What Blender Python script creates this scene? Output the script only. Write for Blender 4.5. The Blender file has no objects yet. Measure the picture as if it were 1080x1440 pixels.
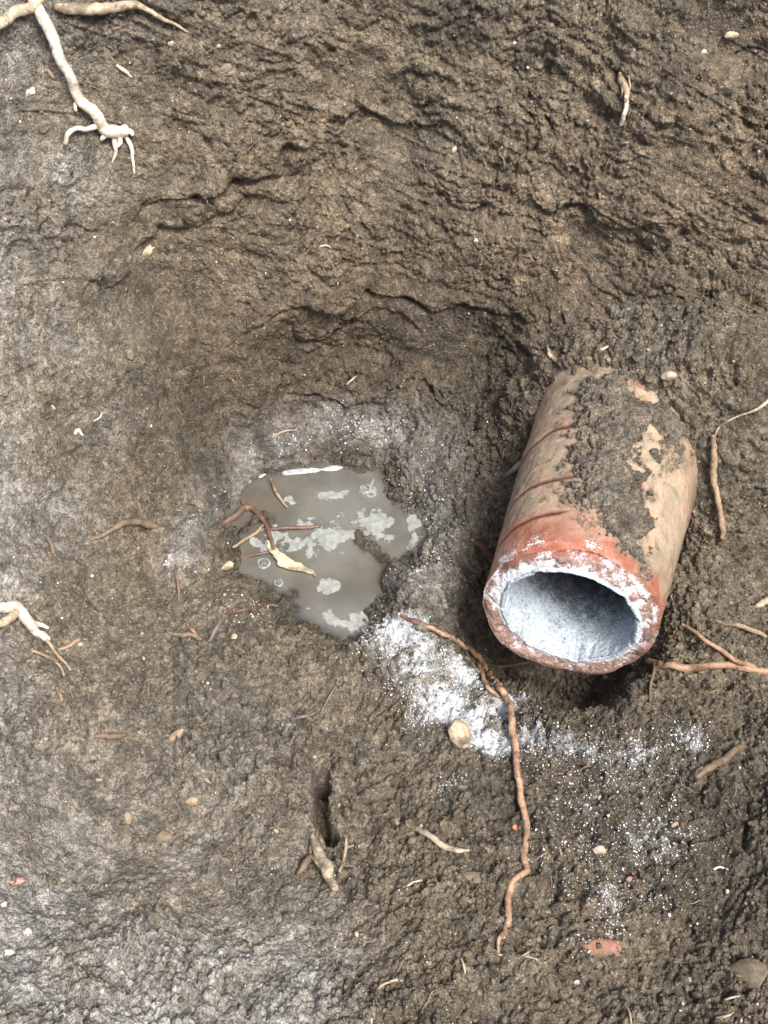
import bpy, bmesh, math, random
import numpy as np
from concurrent.futures import ThreadPoolExecutor
from mathutils import Vector, Matrix

# ------------------------------------------------------------------ camera, sky, sun, exposure
SC = bpy.context.scene
COL = SC.collection
R = math.radians
PITCH, VFOV, CAMZ = 50.0, 46.0, 0.86
cd = bpy.data.cameras.new('camera'); cam = bpy.data.objects.new('camera', cd); COL.objects.link(cam)
cam.location = (0, 0, CAMZ); cam.rotation_euler = (R(90 - PITCH), 0, 0)
cd.sensor_fit = 'VERTICAL'; cd.sensor_height = 24; cd.lens = 12 / math.tan(R(VFOV / 2))
cd.clip_start = 0.01; cd.clip_end = 200
SC.camera = cam
SUN_EL, SUN_AZ = 58.0, 146.0          # azimuth clockwise from +Y: behind the camera, from the right
W = bpy.data.worlds.new('World'); SC.world = W; W.use_nodes = True
wn = W.node_tree; bg = wn.nodes['Background']
sky = wn.nodes.new('ShaderNodeTexSky'); sky.sky_type = 'NISHITA'; sky.sun_disc = False
sky.sun_elevation = R(SUN_EL); sky.sun_rotation = R(SUN_AZ); sky.dust_density = 6.0; sky.air_density = 1.0
wn.links.new(sky.outputs[0], bg.inputs[0]); bg.inputs[1].default_value = 0.10
sd = bpy.data.lights.new('sun', 'SUN'); sd.energy = 2.1; sd.angle = R(20); sd.color = (1.0, 0.95, 0.88)
sun = bpy.data.objects.new('sun', sd); COL.objects.link(sun)
az = R(SUN_AZ); el = R(SUN_EL)
sdir = Vector((math.sin(az) * math.cos(el), math.cos(az) * math.cos(el), math.sin(el)))
sun.rotation_euler = sdir.to_track_quat('Z', 'Y').to_euler()
SC.view_settings.view_transform = 'Standard'; SC.view_settings.look = 'None'
SC.view_settings.exposure = 1.15; SC.view_settings.gamma = 1.0
SC.render.resolution_x = 768; SC.render.resolution_y = 1024
SC.render.engine = 'CYCLES'

rnd = random.Random(7)
rng = np.random.default_rng(11)
F = np.float32

# ------------------------------------------------------------------ numpy noise
TAB = rng.random((64, 64, 64)).astype(F)
def _par(fn, *arrs):
    n = len(arrs[0]); ch = 60000
    parts = [tuple(a[i:i + ch] for a in arrs) for i in range(0, n, ch)]
    with ThreadPoolExecutor(4) as ex:
        res = list(ex.map(lambda p: fn(*p), parts))
    if isinstance(res[0], tuple):
        return tuple(np.concatenate([r[k] for r in res]) for k in range(len(res[0])))
    return np.concatenate(res)
def _rot(seed):
    rs = np.random.default_rng(seed); q, _ = np.linalg.qr(rs.normal(size=(3, 3)))
    return q.astype(F), (rs.random(3) * 60).astype(F)
def vnoise(P, scale, seed=0):                     # -1..1
    q, off = _rot(seed)
    sc = np.asarray(scale, dtype=F)
    def f(p):
        x = (p * sc) @ q + off
        i = np.floor(x).astype(np.int32); t = x - i
        t = t * t * t * (t * (t * 6 - 15) + 10)
        i0 = i & 63; i1 = (i + 1) & 63
        X0, Y0, Z0 = i0.T; X1, Y1, Z1 = i1.T; tx, ty, tz = t.T
        a = TAB[X0, Y0, Z0] * (1 - tx) + TAB[X1, Y0, Z0] * tx
        b = TAB[X0, Y1, Z0] * (1 - tx) + TAB[X1, Y1, Z0] * tx
        c = TAB[X0, Y0, Z1] * (1 - tx) + TAB[X1, Y0, Z1] * tx
        d = TAB[X0, Y1, Z1] * (1 - tx) + TAB[X1, Y1, Z1] * tx
        a = a * (1 - ty) + b * ty; c = c * (1 - ty) + d * ty
        return (a * (1 - tz) + c * tz) * 2 - 1
    return _par(f, P)
def fbm(P, scale, octv, seed=0, gain=0.5):
    s = 0; a = 1.0; tot = 0
    sc = np.asarray(scale, dtype=F)
    for k in range(octv):
        s = s + a * vnoise(P, sc, seed + 17 * k); tot += a; a *= gain; sc = sc * 2.03
    return s / tot * 1.5
def worley(P, scale, seed=0):                     # F1, F2 (cell units), id
    q, off = _rot(seed + 900)
    sc = np.asarray(scale, dtype=F)
    def f(p):
        x = (p * sc) @ q + off
        b = np.floor(x - 0.5).astype(np.int32)
        f1 = np.full(len(p), 9, F); f2 = np.full(len(p), 9, F); cid = np.zeros(len(p), F)
        for dx in (0, 1):
            for dy in (0, 1):
                for dz in (0, 1):
                    c = b + np.array((dx, dy, dz), np.int32)
                    m = c & 63
                    jx = TAB[m[:, 0], m[:, 1], m[:, 2]]; jy = TAB[m[:, 1], m[:, 2], m[:, 0]]; jz = TAB[m[:, 2], m[:, 0], m[:, 1]]
                    ddx = c[:, 0] + 0.15 + 0.7 * jx - x[:, 0]; ddy = c[:, 1] + 0.15 + 0.7 * jy - x[:, 1]; ddz = c[:, 2] + 0.15 + 0.7 * jz - x[:, 2]
                    d = np.sqrt(ddx * ddx + ddy * ddy + ddz * ddz)
                    near = d < f1
                    f2 = np.where(near, f1, np.minimum(f2, d)); f1 = np.where(near, d, f1); cid = np.where(near, (jx * 7.3 + jy * 3.1) % 1.0, cid)
        return f1, f2, cid.astype(F)
    return _par(f, P)
def sstep(a, b, x):
    t = np.clip((x - a) / (b - a), 0, 1); return t * t * (3 - 2 * t)
def softplus(x, k):
    return k * np.logaddexp(0, x / k)

# ------------------------------------------------------------------ object helpers
def tag(o, label=None, cat=None, group=None, kind=None):
    if label: o['label'] = label
    if cat: o['category'] = cat
    if group: o['group'] = group
    if kind: o['kind'] = kind
    return o
def mesh_obj(name, V, Fq, mat, parent=None, attrs=None, smooth=True):
    V = np.asarray(V, dtype=np.float32); Fq = np.asarray(Fq, dtype=np.int32)
    me = bpy.data.meshes.new(name); k = Fq.shape[1]
    me.vertices.add(len(V)); me.vertices.foreach_set('co', V.ravel())
    me.loops.add(Fq.size); me.loops.foreach_set('vertex_index', Fq.ravel())
    me.polygons.add(len(Fq)); me.polygons.foreach_set('loop_start', np.arange(0, Fq.size, k, dtype=np.int32))
    if smooth: me.polygons.foreach_set('use_smooth', np.ones(len(Fq), bool))
    me.update(calc_edges=True)
    for n, a in (attrs or {}).items():
        at_ = me.attributes.new(n, 'FLOAT', 'POINT'); at_.data.foreach_set('value', np.asarray(a, dtype=np.float32).ravel())
    if mat: me.materials.append(mat)
    o = bpy.data.objects.new(name, me); COL.objects.link(o)
    if parent: o.parent = parent
    return o
def grid_faces(nr, nc, wrap=False):
    i = np.arange(nr - 1)[:, None]; j = np.arange(nc if wrap else nc - 1)[None, :]
    j2 = (j + 1) % nc
    return np.stack([i * nc + j, i * nc + j2, (i + 1) * nc + j2, (i + 1) * nc + j], -1).reshape(-1, 4)
def rebase(o, loc):                                # move a mesh's origin without moving the mesh
    loc = Vector(loc); o.data.transform(Matrix.Translation(-loc)); o.location = loc
    return o

# ------------------------------------------------------------------ materials
def new_mat(name):
    m = bpy.data.materials.new(name); m.use_nodes = True
    nt = m.node_tree; return m, nt, nt.nodes['Principled BSDF']
class NB:
    def __init__(s, nt): s.nt = nt
    def n(s, t, **kw):
        nd = s.nt.nodes.new(t)
        for k, v in kw.items(): setattr(nd, k, v)
        return nd
    def set(s, sock, v):
        if isinstance(v, bpy.types.NodeSocket): s.nt.links.new(v, sock)
        else: sock.default_value = v
    def co(s): return s.n('ShaderNodeTexCoord').outputs['Object']
    def attr(s, name): return s.n('ShaderNodeAttribute', attribute_name=name).outputs['Fac']
    def noise(s, scale, det=4, rough=0.55, vec=None):
        nd = s.n('ShaderNodeTexNoise'); nd.inputs['Scale'].default_value = scale
        nd.inputs['Detail'].default_value = det; nd.inputs['Roughness'].default_value = rough
        s.nt.links.new(vec if vec is not None else s.co(), nd.inputs['Vector']); return nd.outputs['Fac']
    def voro(s, scale, vec=None, out='Distance'):
        nd = s.n('ShaderNodeTexVoronoi'); nd.inputs['Scale'].default_value = scale
        s.nt.links.new(vec if vec is not None else s.co(), nd.inputs['Vector']); return nd.outputs[out]
    def math(s, op, a, b=0.0, c=None):
        nd = s.n('ShaderNodeMath', operation=op); s.set(nd.inputs[0], a); s.set(nd.inputs[1], b)
        if c is not None: s.set(nd.inputs[2], c)
        return nd.outputs[0]
    def ramp(s, v, a, b, lo=0.0, hi=1.0):
        nd = s.n('ShaderNodeMapRange', interpolation_type='SMOOTHSTEP'); s.set(nd.inputs[0], v)
        for k, q in enumerate((a, b, lo, hi)): s.set(nd.inputs[k + 1], q)
        return nd.outputs[0]
    def mix(s, f, a, b, mode='MIX'):
        nd = s.n('ShaderNodeMix', data_type='RGBA', blend_type=mode); s.set(nd.inputs[0], f)
        s.set(nd.inputs[6], a if isinstance(a, bpy.types.NodeSocket) else (*a, 1)); s.set(nd.inputs[7], b if isinstance(b, bpy.types.NodeSocket) else (*b, 1))
        return nd.outputs[2]
    def scale(s, c, f):
        nd = s.n('ShaderNodeVectorMath', operation='SCALE'); s.set(nd.inputs[0], c); s.set(nd.inputs['Scale'], f); return nd.outputs[0]
    def bump(s, h, dist, strength=1.0, normal=None):
        nd = s.n('ShaderNodeBump'); s.set(nd.inputs['Height'], h); nd.inputs['Distance'].default_value = dist
        nd.inputs['Strength'].default_value = strength
        if normal is not None: s.nt.links.new(normal, nd.inputs['Normal'])
        return nd.outputs['Normal']

def soil_material():
    m, nt, bs = new_mat('soil'); b = NB(nt)
    wet_shade, white, dry_haze, tone, ochre = (b.attr(a) for a in ('wet_shade', 'white', 'dry_haze', 'tone', 'ochre'))
    n1 = b.noise(9, 5, .6); n2 = b.noise(70, 5, .65); n3 = b.noise(420, 4, .7)
    c = b.mix(b.ramp(n1, .35, .65), (.132, .115, .086), (.147, .121, .085))
    c = b.mix(ochre, c, (.164, .128, .087))
    c = b.mix(dry_haze, c, (.300, .300, .286))
    f = b.math('MULTIPLY', b.ramp(n2, .2, .8, .66, 1.34), b.ramp(n3, .25, .75, .62, 1.42))
    f = b.math('MULTIPLY', f, b.ramp(tone, 0, 1, .62, 1.42))
    for sc_, lo_, hi_ in ((210, .74, 1.28), (760, .72, 1.32)):
        vs = b.n('ShaderNodeSeparateColor'); nt.links.new(b.voro(sc_, out='Color'), vs.inputs[0])
        f = b.math('MULTIPLY', f, b.ramp(vs.outputs[1], 0, 1, lo_, hi_))
    f = b.math('MULTIPLY', f, b.ramp(wet_shade, 0, 1, 1.0, .56))
    c = b.scale(c, f)
    # pale mineral grains everywhere, lime powder where the pipe spilled
    gr = b.voro(260); gc = b.voro(260, out='Color')
    sel = b.n('ShaderNodeSeparateColor'); nt.links.new(gc, sel.inputs[0])
    g = b.math('MULTIPLY', b.ramp(gr, .30, .18), b.ramp(sel.outputs[0], .90, .93))
    c = b.mix(b.math('MULTIPLY', g, .55), c, (.42, .36, .27))
    sp = b.noise(520, 3, .75)
    thr = b.math('MULTIPLY_ADD', white, -.36, .83)
    pw = b.ramp(b.math('SUBTRACT', sp, thr), -.03, .07)
    pw = b.math('MULTIPLY', pw, b.ramp(white, 0.02, .18))
    sd_ = b.ramp(b.math('ADD', b.math('MULTIPLY', b.noise(150, 5, .7), .7), b.math('MULTIPLY', white, .55)), .52, .95)
    c = b.mix(b.math('MULTIPLY', sd_, b.ramp(white, .12, .75, 0, .9)), c, (.66, .71, .76))
    c = b.mix(b.math('MULTIPLY', pw, .85), c, (.74, .79, .83))
    nt.links.new(c, bs.inputs['Base Color'])
    r = b.ramp(wet_shade, 0, 1, .80, .28); r = b.math('ADD', r, b.ramp(n3, .2, .8, -.12, .12))
    nt.links.new(r, bs.inputs['Roughness'])
    bs.inputs['Specular IOR Level'].default_value = .55
    h = b.math('ADD', b.math('MULTIPLY', b.noise(700, 3, .7), 1.0), b.math('ADD', b.math('MULTIPLY', b.voro(420), -.6), b.math('MULTIPLY', b.voro(800), -.5)))
    nt.links.new(b.bump(h, .0022, 1.0), bs.inputs['Normal'])
    return m
def litter_material():
    m, nt, bs = new_mat('litter'); b = NB(nt)
    tone = b.attr('tone'); n = b.noise(500, 3, .7)
    c = b.mix(b.ramp(tone, .0, .55), (.060, .047, .034), (.165, .128, .086))
    c = b.mix(b.ramp(tone, .70, .95), c, (.44, .37, .27))
    c = b.scale(c, b.ramp(n, .2, .8, .65, 1.3))
    nt.links.new(c, bs.inputs['Base Color']); bs.inputs['Roughness'].default_value = .62
    nt.links.new(b.bump(b.noise(900, 3, .7), .0005, .7), bs.inputs['Normal'])
    return m
def two_tone(name, ca, cb, scale=160, rough=.65, bump=.0005, stretch=None, dirt=None):
    m, nt, bs = new_mat(name); b = NB(nt)
    n = b.noise(scale, 5, .65); n2 = b.noise(scale * 5, 3, .7)
    c = b.mix(b.ramp(n, .36, .64), ca, cb)
    c = b.scale(c, b.ramp(n2, .2, .8, .72, 1.25))
    if dirt: c = b.mix(b.math('MULTIPLY', b.ramp(b.noise(scale * .45, 4, .7), .5, .62), dirt[1]), c, dirt[0])
    nt.links.new(c, bs.inputs['Base Color']); bs.inputs['Roughness'].default_value = rough
    nt.links.new(b.bump(b.math('ADD', n, b.math('MULTIPLY', n2, .5)), bump, .8), bs.inputs['Normal'])
    return m
SOILC = (.11, .085, .058)
M = {}
M['soil'] = soil_material(); M['litter'] = litter_material()
M['root_white'] = two_tone('root_white', (.78, .74, .66), (.50, .43, .33), 150, .55, .0008, dirt=((.30, .25, .18), .6))
M['root_pale'] = two_tone('root_pale', (.52, .44, .33), (.34, .27, .19), 150, .6, .0009, dirt=(SOILC, .75))
M['root_tan'] = two_tone('root_tan', (.40, .30, .205), (.27, .19, .125), 150, .6, .0009, dirt=(SOILC, .8))
M['root_orange'] = two_tone('root_orange', (.44, .285, .19), (.30, .185, .12), 120, .55, .0009, dirt=((.13, .075, .05), .85))
M['root_red'] = two_tone('root_red', (.20, .105, .078), (.095, .060, .047), 140, .4, .0009, dirt=(SOILC, .9))
M['root_brown'] = two_tone('root_brown', (.20, .14, .09), (.13, .095, .065), 130, .65, .0006, dirt=(SOILC, .6))
M['root_grey'] = two_tone('root_grey', (.22, .20, .18), (.14, .125, .11), 130, .65, .0006)
M['stone_pale'] = two_tone('stone_pale', (.46, .40, .29), (.34, .28, .19), 90, .7, .0006, dirt=(SOILC, .7))
M['stone_grey'] = two_tone('stone_grey', (.24, .215, .18), (.17, .15, .12), 90, .65, .0006, dirt=(SOILC, .6))
M['stone_white'] = two_tone('stone_white', (.60, .57, .50), (.42, .39, .33), 140, .6, .0006, dirt=(SOILC, .6))
M['stone_brown'] = two_tone('stone_brown', (.20, .165, .115), (.15, .122, .085), 90, .65, .0009, dirt=(SOILC, .7))
M['brick'] = two_tone('brick', (.29, .145, .095), (.21, .11, .075), 110, .6, .0006, dirt=(SOILC, .85))
M['shard_pink'] = two_tone('shard_pink', (.42, .23, .19), (.32, .17, .14), 120, .5, .0006, dirt=(SOILC, .6))
M['shard_orange'] = two_tone('shard_orange', (.62, .20, .07), (.48, .15, .05), 120, .5, .0004)
M['chip'] = two_tone('chip', (.36, .285, .195), (.26, .20, .135), 150, .65, .0006, dirt=(SOILC, .4))
M['leaf'] = two_tone('leaf', (.60, .57, .42), (.46, .40, .24), 110, .4, .0006, dirt=((.20, .17, .13), .8))

# ------------------------------------------------------------------ base shape of the pit
OUT = [(0, .12, .55), (.15, .12, .6), (.28, .2, 1.0), (.310, .42, 1.2), (.375, .57, 1.5), (.425, .69, 1.9), (.40, .79, 2.2), (.20, .84, 2.4),
       (.05, .855, 2.5), (-.06, .845, 2.35), (-.15, .79, 1.9), (-.20, .70, 1.45), (-.215, .6, 1.0), (-.205, .45, .72), (-.18, .3, .62), (-.12, .17, .55)]
def catmull(P, n):
    P = np.asarray(P, float); k = len(P); out = []
    for i in range(k):
        p0, p1, p2, p3 = P[i - 1], P[i], P[(i + 1) % k], P[(i + 2) % k]
        for t in np.linspace(0, 1, n, endpoint=False):
            out.append(.5 * ((2 * p1) + (-p0 + p2) * t + (2 * p0 - 5 * p1 + 4 * p2 - p3) * t * t + (-p0 + 3 * p1 - 3 * p2 + p3) * t ** 3))
    return np.array(out)
OC = catmull(OUT, 14)
GX = np.arange(-1.2, 1.2001, .006); GY = np.arange(-.9, 1.9001, .006)
def _sdf():
    gx, gy = np.meshgrid(GX, GY); P = np.stack([gx.ravel(), gy.ravel()], 1)
    best = np.full(len(P), 9.0); sl = np.zeros(len(P)); inside = np.zeros(len(P), bool)
    n = len(OC)
    for i in range(n):
        a = OC[i]; c = OC[(i + 1) % n]
        ab = c[:2] - a[:2]; t = np.clip(((P - a[:2]) @ ab) / (ab @ ab), 0, 1)
        d = np.hypot(*(P - a[:2] - t[:, None] * ab).T)
        m = d < best; best[m] = d[m]; sl[m] = (a[2] + (c[2] - a[2]) * t)[m]
        cr = (a[1] > P[:, 1]) != (c[1] > P[:, 1])
        xs = (c[0] - a[0]) * (P[:, 1] - a[1]) / (c[1] - a[1] + 1e-12) + a[0]
        inside ^= cr & (P[:, 0] < xs)
    d = np.where(inside, -best, best).reshape(gx.shape); sl = sl.reshape(gx.shape)
    def blur(A, r, k):
        for _ in range(k):
            B = np.pad(A, r, mode='edge'); B = sum(B[r:-r, i:i + A.shape[1]] for i in range(2 * r + 1)) / (2 * r + 1)
            B = np.pad(B, ((r, r), (0, 0)), mode='edge'); A = sum(B[i:i + A.shape[0]] for i in range(2 * r + 1)) / (2 * r + 1)
        return A
    return blur(d, 1, 2), blur(sl, 5, 3)
SD, SL = _sdf()
def bil(A, x, y):
    fx = np.clip((x - GX[0]) / .006, 0, len(GX) - 1.001); fy = np.clip((y - GY[0]) / .006, 0, len(GY) - 1.001)
    i = fx.astype(int); j = fy.astype(int); u = fx - i; v = fy - j
    return (A[j, i] * (1 - u) + A[j, i + 1] * u) * (1 - v) + (A[j + 1, i] * (1 - u) + A[j + 1, i + 1] * u) * v
WATER = -.030
PUD = np.array((-.064, .712)); PR = np.array((.094, .109))
# the pipe: mouth centre, direction into the bank
PM = np.array((.1490, .560, .061)); PYAW, PTILT = R(18.2), R(1.0)
PD = np.array((math.sin(PYAW) * math.cos(PTILT), math.cos(PYAW) * math.cos(PTILT), math.sin(PTILT)))
PRAD, PBORE, PLEN = .0708, .0532, .30
def puddle_r(x, y):
    dx = (x - PUD[0]); dy = (y - PUD[1]); a = np.arctan2(dy, dx)
    w = 1 + .03 * np.sin(3 * a + .4) + .035 * np.sin(5 * a + 2.2) + .03 * np.sin(9 * a) + .02 * np.sin(14 * a + 1) - .22 * np.exp(-((a + 2.35) / .5) ** 2) + .08 * np.exp(-((a + 1.0) / .4) ** 2)
    return np.hypot(dx / PR[0], dy / PR[1]) / w
def hbase(x, y):
    d = bil(SD, x, y); s = bil(SL, x, y)
    z = s * softplus(d, .016)
    z = z + .030 * sstep(.0, .018, d) * sstep(1.9, 2.3, s)               # the back bank starts with a sheer cut
    z = z - softplus(z - .56, .05)
    z = z + .035 * sstep(.42, .12, y)                                    # floor climbs towards the viewer
    r = puddle_r(x, y)
    z = z - .058 * sstep(1.50, .62, r) + .010 * sstep(1.0, .62, r)
    # wash-out below the mouth, trench beside the pipe
    mx = x - (PM[0] - .012); my = y - (PM[1] - .005)
    z = z - .048 * np.exp(-((mx / .085) ** 2 + ((my - .02) / .075) ** 2) ** 1.6)
    ax = (x - PM[0]) * PD[0] + (y - PM[1]) * PD[1]; lat = (x - PM[0]) * PD[1] - (y - PM[1]) * PD[0]
    z = z + .030 * np.exp(-((lat - .115) / .05) ** 2) * sstep(-.02, .08, ax)
    z = z - .050 * np.exp(-(lat / .055) ** 4) * sstep(.02, .05, ax) * sstep(.18, .12, ax)
    z = z + .150 * np.exp(-(np.abs(lat - .030) / .125) ** 2.6) * sstep(.129, .234, ax) * (1 - .6 * sstep(.24, .36, ax))      # soil heaped on the buried end
    return z
FW = np.array((0, math.cos(R(PITCH)), -math.sin(R(PITCH)))); UPV = np.array((0, math.sin(R(PITCH)), math.cos(R(PITCH))))
TV = math.tan(R(VFOV / 2))
def ray(px, py):
    return FW + np.array((1, 0, 0)) * ((px - 540) / 720 * TV) + UPV * ((720 - py) / 720 * TV)
def base_at(px, py):                                                     # where a sight line meets the bare pit
    d = ray(px, py); t = np.linspace(.35, 2.2, 1500)
    P = np.array((0, 0, CAMZ)) + t[:, None] * d
    k = np.argmax(P[:, 2] < hbase(P[:, 0], P[:, 1])); return P[k]

# ------------------------------------------------------------------ ground mesh
def axis(segs, lo, hi):
    a = []
    for x0, x1, st in segs: a.append(np.arange(x0, x1, st))
    a = np.concatenate(a); left = []; right = []
    s = .004; x = a[0]
    while x > lo: x -= s; left.append(x); s *= 1.18
    s = .004; x = a[-1]
    while x < hi: x += s; right.append(x); s *= 1.18
    return np.concatenate([left[::-1], a, right])
ax_x = axis([(-.50, -.20, .00075), (-.20, .30, .00082), (.30, .52, .00075)], -8, 8)
ax_y = axis([(.06, .20, .0011), (.20, .78, .00085), (.78, 1.10, .00042)], -8, 9)
X, Y = np.meshgrid(ax_x, ax_y); NR, NC = X.shape
Z = hbase(X, Y)
def normals(X, Y, Z):
    du = np.stack([np.gradient(A, axis=1) for A in (X, Y, Z)], -1); dv = np.stack([np.gradient(A, axis=0) for A in (X, Y, Z)], -1)
    n = np.cross(du, dv); return n / np.linalg.norm(n, axis=-1, keepdims=True)
N0 = normals(X, Y, Z).reshape(-1, 3).astype(F)
P0 = np.stack([X, Y, Z], -1).reshape(-1, 3).astype(F)
x, y, z = P0.T
core = (sstep(-.75, -.5, x) * sstep(.8, .55, x) * sstep(.0, .15, y) * sstep(1.3, 1.12, y)).astype(F)
steep = (1 - N0[:, 2]); wall = sstep(.10, .45, steep)
back = sstep(.74, .84, y) * wall
rp = puddle_r(x, y)
def near_blob(pts, rad):                                                 # soft patch round places on the ground
    m = np.zeros(len(P0), F)
    for (px, py, rx, ry) in pts:
        c = base_at(px, py); k = np.linalg.norm(c - np.array((0, 0, CAMZ))) * TV / 720
        m = np.maximum(m, np.exp(-(((x - c[0]) / (rx * k)) ** 2 + ((y - c[1]) / (ry * k * 1.25)) ** 2 + ((z - c[2]) / (ry * k * 1.25)) ** 2) ** 1.0))
    return m
# trowel-smoothed places
smooth = near_blob([(505, 105, 60, 35), (540, 225, 45, 60), (45, 480, 40, 60), (185, 140, 45, 35), (45, 215, 55, 40), (210, 600, 45, 45), (620, 480, 70, 50), (830, 345, 40, 30),
                    (960, 225, 40, 40), (1010, 60, 60, 35), (830, 410, 60, 40), (270, 640, 40, 40), (60, 690, 50, 50), (560, 420, 60, 30), (460, 600, 70, 22), (600, 640, 40, 40), (330, 640, 24, 30)], 0)
lefty = sstep(-.02, -.22, x) * sstep(-.15, .35, vnoise(P0, 9, 410)) + sstep(.44, .26, y) * sstep(.12, -.10, x) * sstep(-.2, .3, vnoise(P0, 8, 411))
smooth = np.maximum(smooth, .78 * np.clip(lefty, 0, 1)).astype(F)
warp = np.stack([vnoise(P0, 30, 401 + k) for k in range(3)], 1) * F(.012)
Q = P0 + warp
patchy = fbm(P0, 14, 3, 31)
D = fbm(P0, 5.5, 3, 1) * .016 * core
D += fbm(P0, 22, 3, 5) * .0065 * core
D -= .014 * near_blob([(440, 500, 70, 46), (520, 495, 80, 50), (600, 505, 70, 50), (680, 510, 50, 50)], 0)
D -= .014 * near_blob([(500, 200, 90, 60), (880, 380, 90, 45), (250, 400, 80, 60)], 0) - .014 * near_blob([(700, 330, 110, 50), (380, 330, 90, 50), (930, 240, 80, 60)], 0)
# spade strokes: shelves that run round the bank and dip to the right
u = np.stack([x * .8 + y * .5, y * .8 - x * .3, z * 1.0 + x * .35], 1).astype(F)
st = fbm(u, (7, 7, 42), 3, 60)
saw = (st * 1.6) % 1.0
D += (np.where(saw < .82, saw / .82, (1 - saw) / .18) - .5) * .0034 * wall * core * sstep(-.3, .5, patchy)
D += fbm(u + warp * .6, (16, 16, 95), 3, 65) * .0026 * wall * core * (1 - .6 * smooth)
f1, f2, id1 = worley(Q, 38, 1)
big = np.sqrt(np.clip(1 - (f1 / .80) ** 2, 0, 1))
D += big * .0085 * sstep(-.45, .45, patchy) * core * (1 - .9 * smooth)
bk = fbm(P0 + warp, 26, 4, 180, .6); D += (np.round(bk * 3.2 + .6 * vnoise(P0, 70, 181)) / 3.2 - bk * .5) * .0085 * core * (1 - .85 * smooth) * (.45 + .55 * sstep(-.2, .5, vnoise(P0, 8, 182)))
f1, f2, id2 = worley(Q + warp * .3, 95, 2)
mid = np.sqrt(np.clip(1 - (f1 / (.55 + .35 * id2)) ** 2, 0, 1))
p2 = vnoise(P0, 40, 77)
fl = 1 + .6 * (1 - wall)
D += mid * .0054 * fl * (.35 + .65 * sstep(-.5, .5, p2)) * core * (1 - .9 * smooth)
f1, f2, id3 = worley(P0, 235, 3)
sml = np.sqrt(np.clip(1 - (f1 / (.5 + .4 * id3)) ** 2, 0, 1))
D += sml * .0026 * fl * (.5 + .5 * sstep(-.5, .4, vnoise(P0, 60, 78))) * core * (1 - .85 * smooth)
f1, f2, id4 = worley(P0, 430, 4)
D += np.sqrt(np.clip(1 - (f1 / (.5 + .4 * id4)) ** 2, 0, 1)) * .0009 * core * (1 - .7 * smooth)
D += fbm(P0, 170, 3, 90, .65) * .0016 * core * (1 - .6 * smooth)
# dry cracks
ck = np.abs(fbm(P0 + warp, 19, 3, 120)); ckm = sstep(.02, .35, vnoise(P0, 9, 130))
D -= .0030 * np.exp(-(ck / .022) ** 2) * ckm * sstep(.0, .5, vnoise(P0, 45, 131)) * core * (1 - smooth)
D -= .005 * sstep(.5, .8, vnoise(P0 + warp * .8, 95, 140)) * core * (1 - smooth) * sstep(.05, .3, patchy + .2)   # pock holes
wetm = near_blob([(808, 960, 150, 60), (690, 880, 60, 60), (640, 700, 60, 120), (840, 1060, 190, 80), (930, 1200, 150, 120), (700, 1000, 120, 90), (500, 880, 120, 60)], 0)
# named crevices with a lip of soil above them
CR = [([(185, 312), (240, 285), (300, 268), (345, 240), (400, 226), (432, 205)], .011, .008), ([(345, 240), (360, 262), (300, 300)], .007, .005),
      ([(840, 312), (880, 335), (905, 360), (950, 340), (975, 350)], .008, .006), ([(975, 405), (1010, 425), (1045, 432), (1085, 425)], .012, .009),
      ([(900, 140), (945, 165), (958, 176)], .009, .006), ([(1015, 65), (1045, 55), (1085, 72)], .008, .006), ([(780, 180), (800, 210), (808, 228)], .006, .003),
      ([(870, 15), (890, 45), (905, 95)], .006, .004), ([(540, 125), (580, 108), (620, 104)], .006, .005), ([(630, 40), (690, 42), (750, 55)], .005, .004),
      ([(285, 1078), (340, 1074), (400, 1080), (455, 1070)], .015, .012), ([(390, 1040), (430, 1058), (462, 1068)], .009, .006), ([(585, 545), (625, 575), (660, 588)], .008, .004), ([(400, 560), (460, 555), (530, 560)], .006, .006),
      ([(38, 320), (80, 335), (118, 318)], .008, .005), ([(15, 1000), (25, 1060), (18, 1110)], .006, .003), ([(40, 690), (70, 740), (100, 790)], .005, .003),
      ([(790, 1150), (830, 1120), (850, 1110)], .010, .004), ([(330, 1010), (360, 1025), (400, 1050)], .008, .004), ([(1000, 1060), (1020, 1050), (1045, 1040)], .008, .003),
      ([(870, 630), (885, 560), (960, 555)], .002, .0), ([(640, 1240), (690, 1250)], .006, .0), ([(1050, 1110), (1045, 1180), (1060, 1260)], .007, .004),
      ([(330, 476), (410, 440), (500, 424), (600, 432), (690, 440), (760, 425)], .007, .009), ([(120, 430), (170, 370), (230, 330), (300, 300)], .007, .009), ([(700, 250), (780, 290), (850, 300), (930, 330)], .007, .009), ([(440, 140), (520, 160), (600, 190), (680, 200)], .007, .008),
      ([(370, 455), (440, 470), (520, 445), (590, 470)], .006, .006), ([(600, 250), (650, 280), (690, 275)], .005, .004), ([(730, 330), (770, 350), (820, 345)], .005, .004)]
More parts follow.
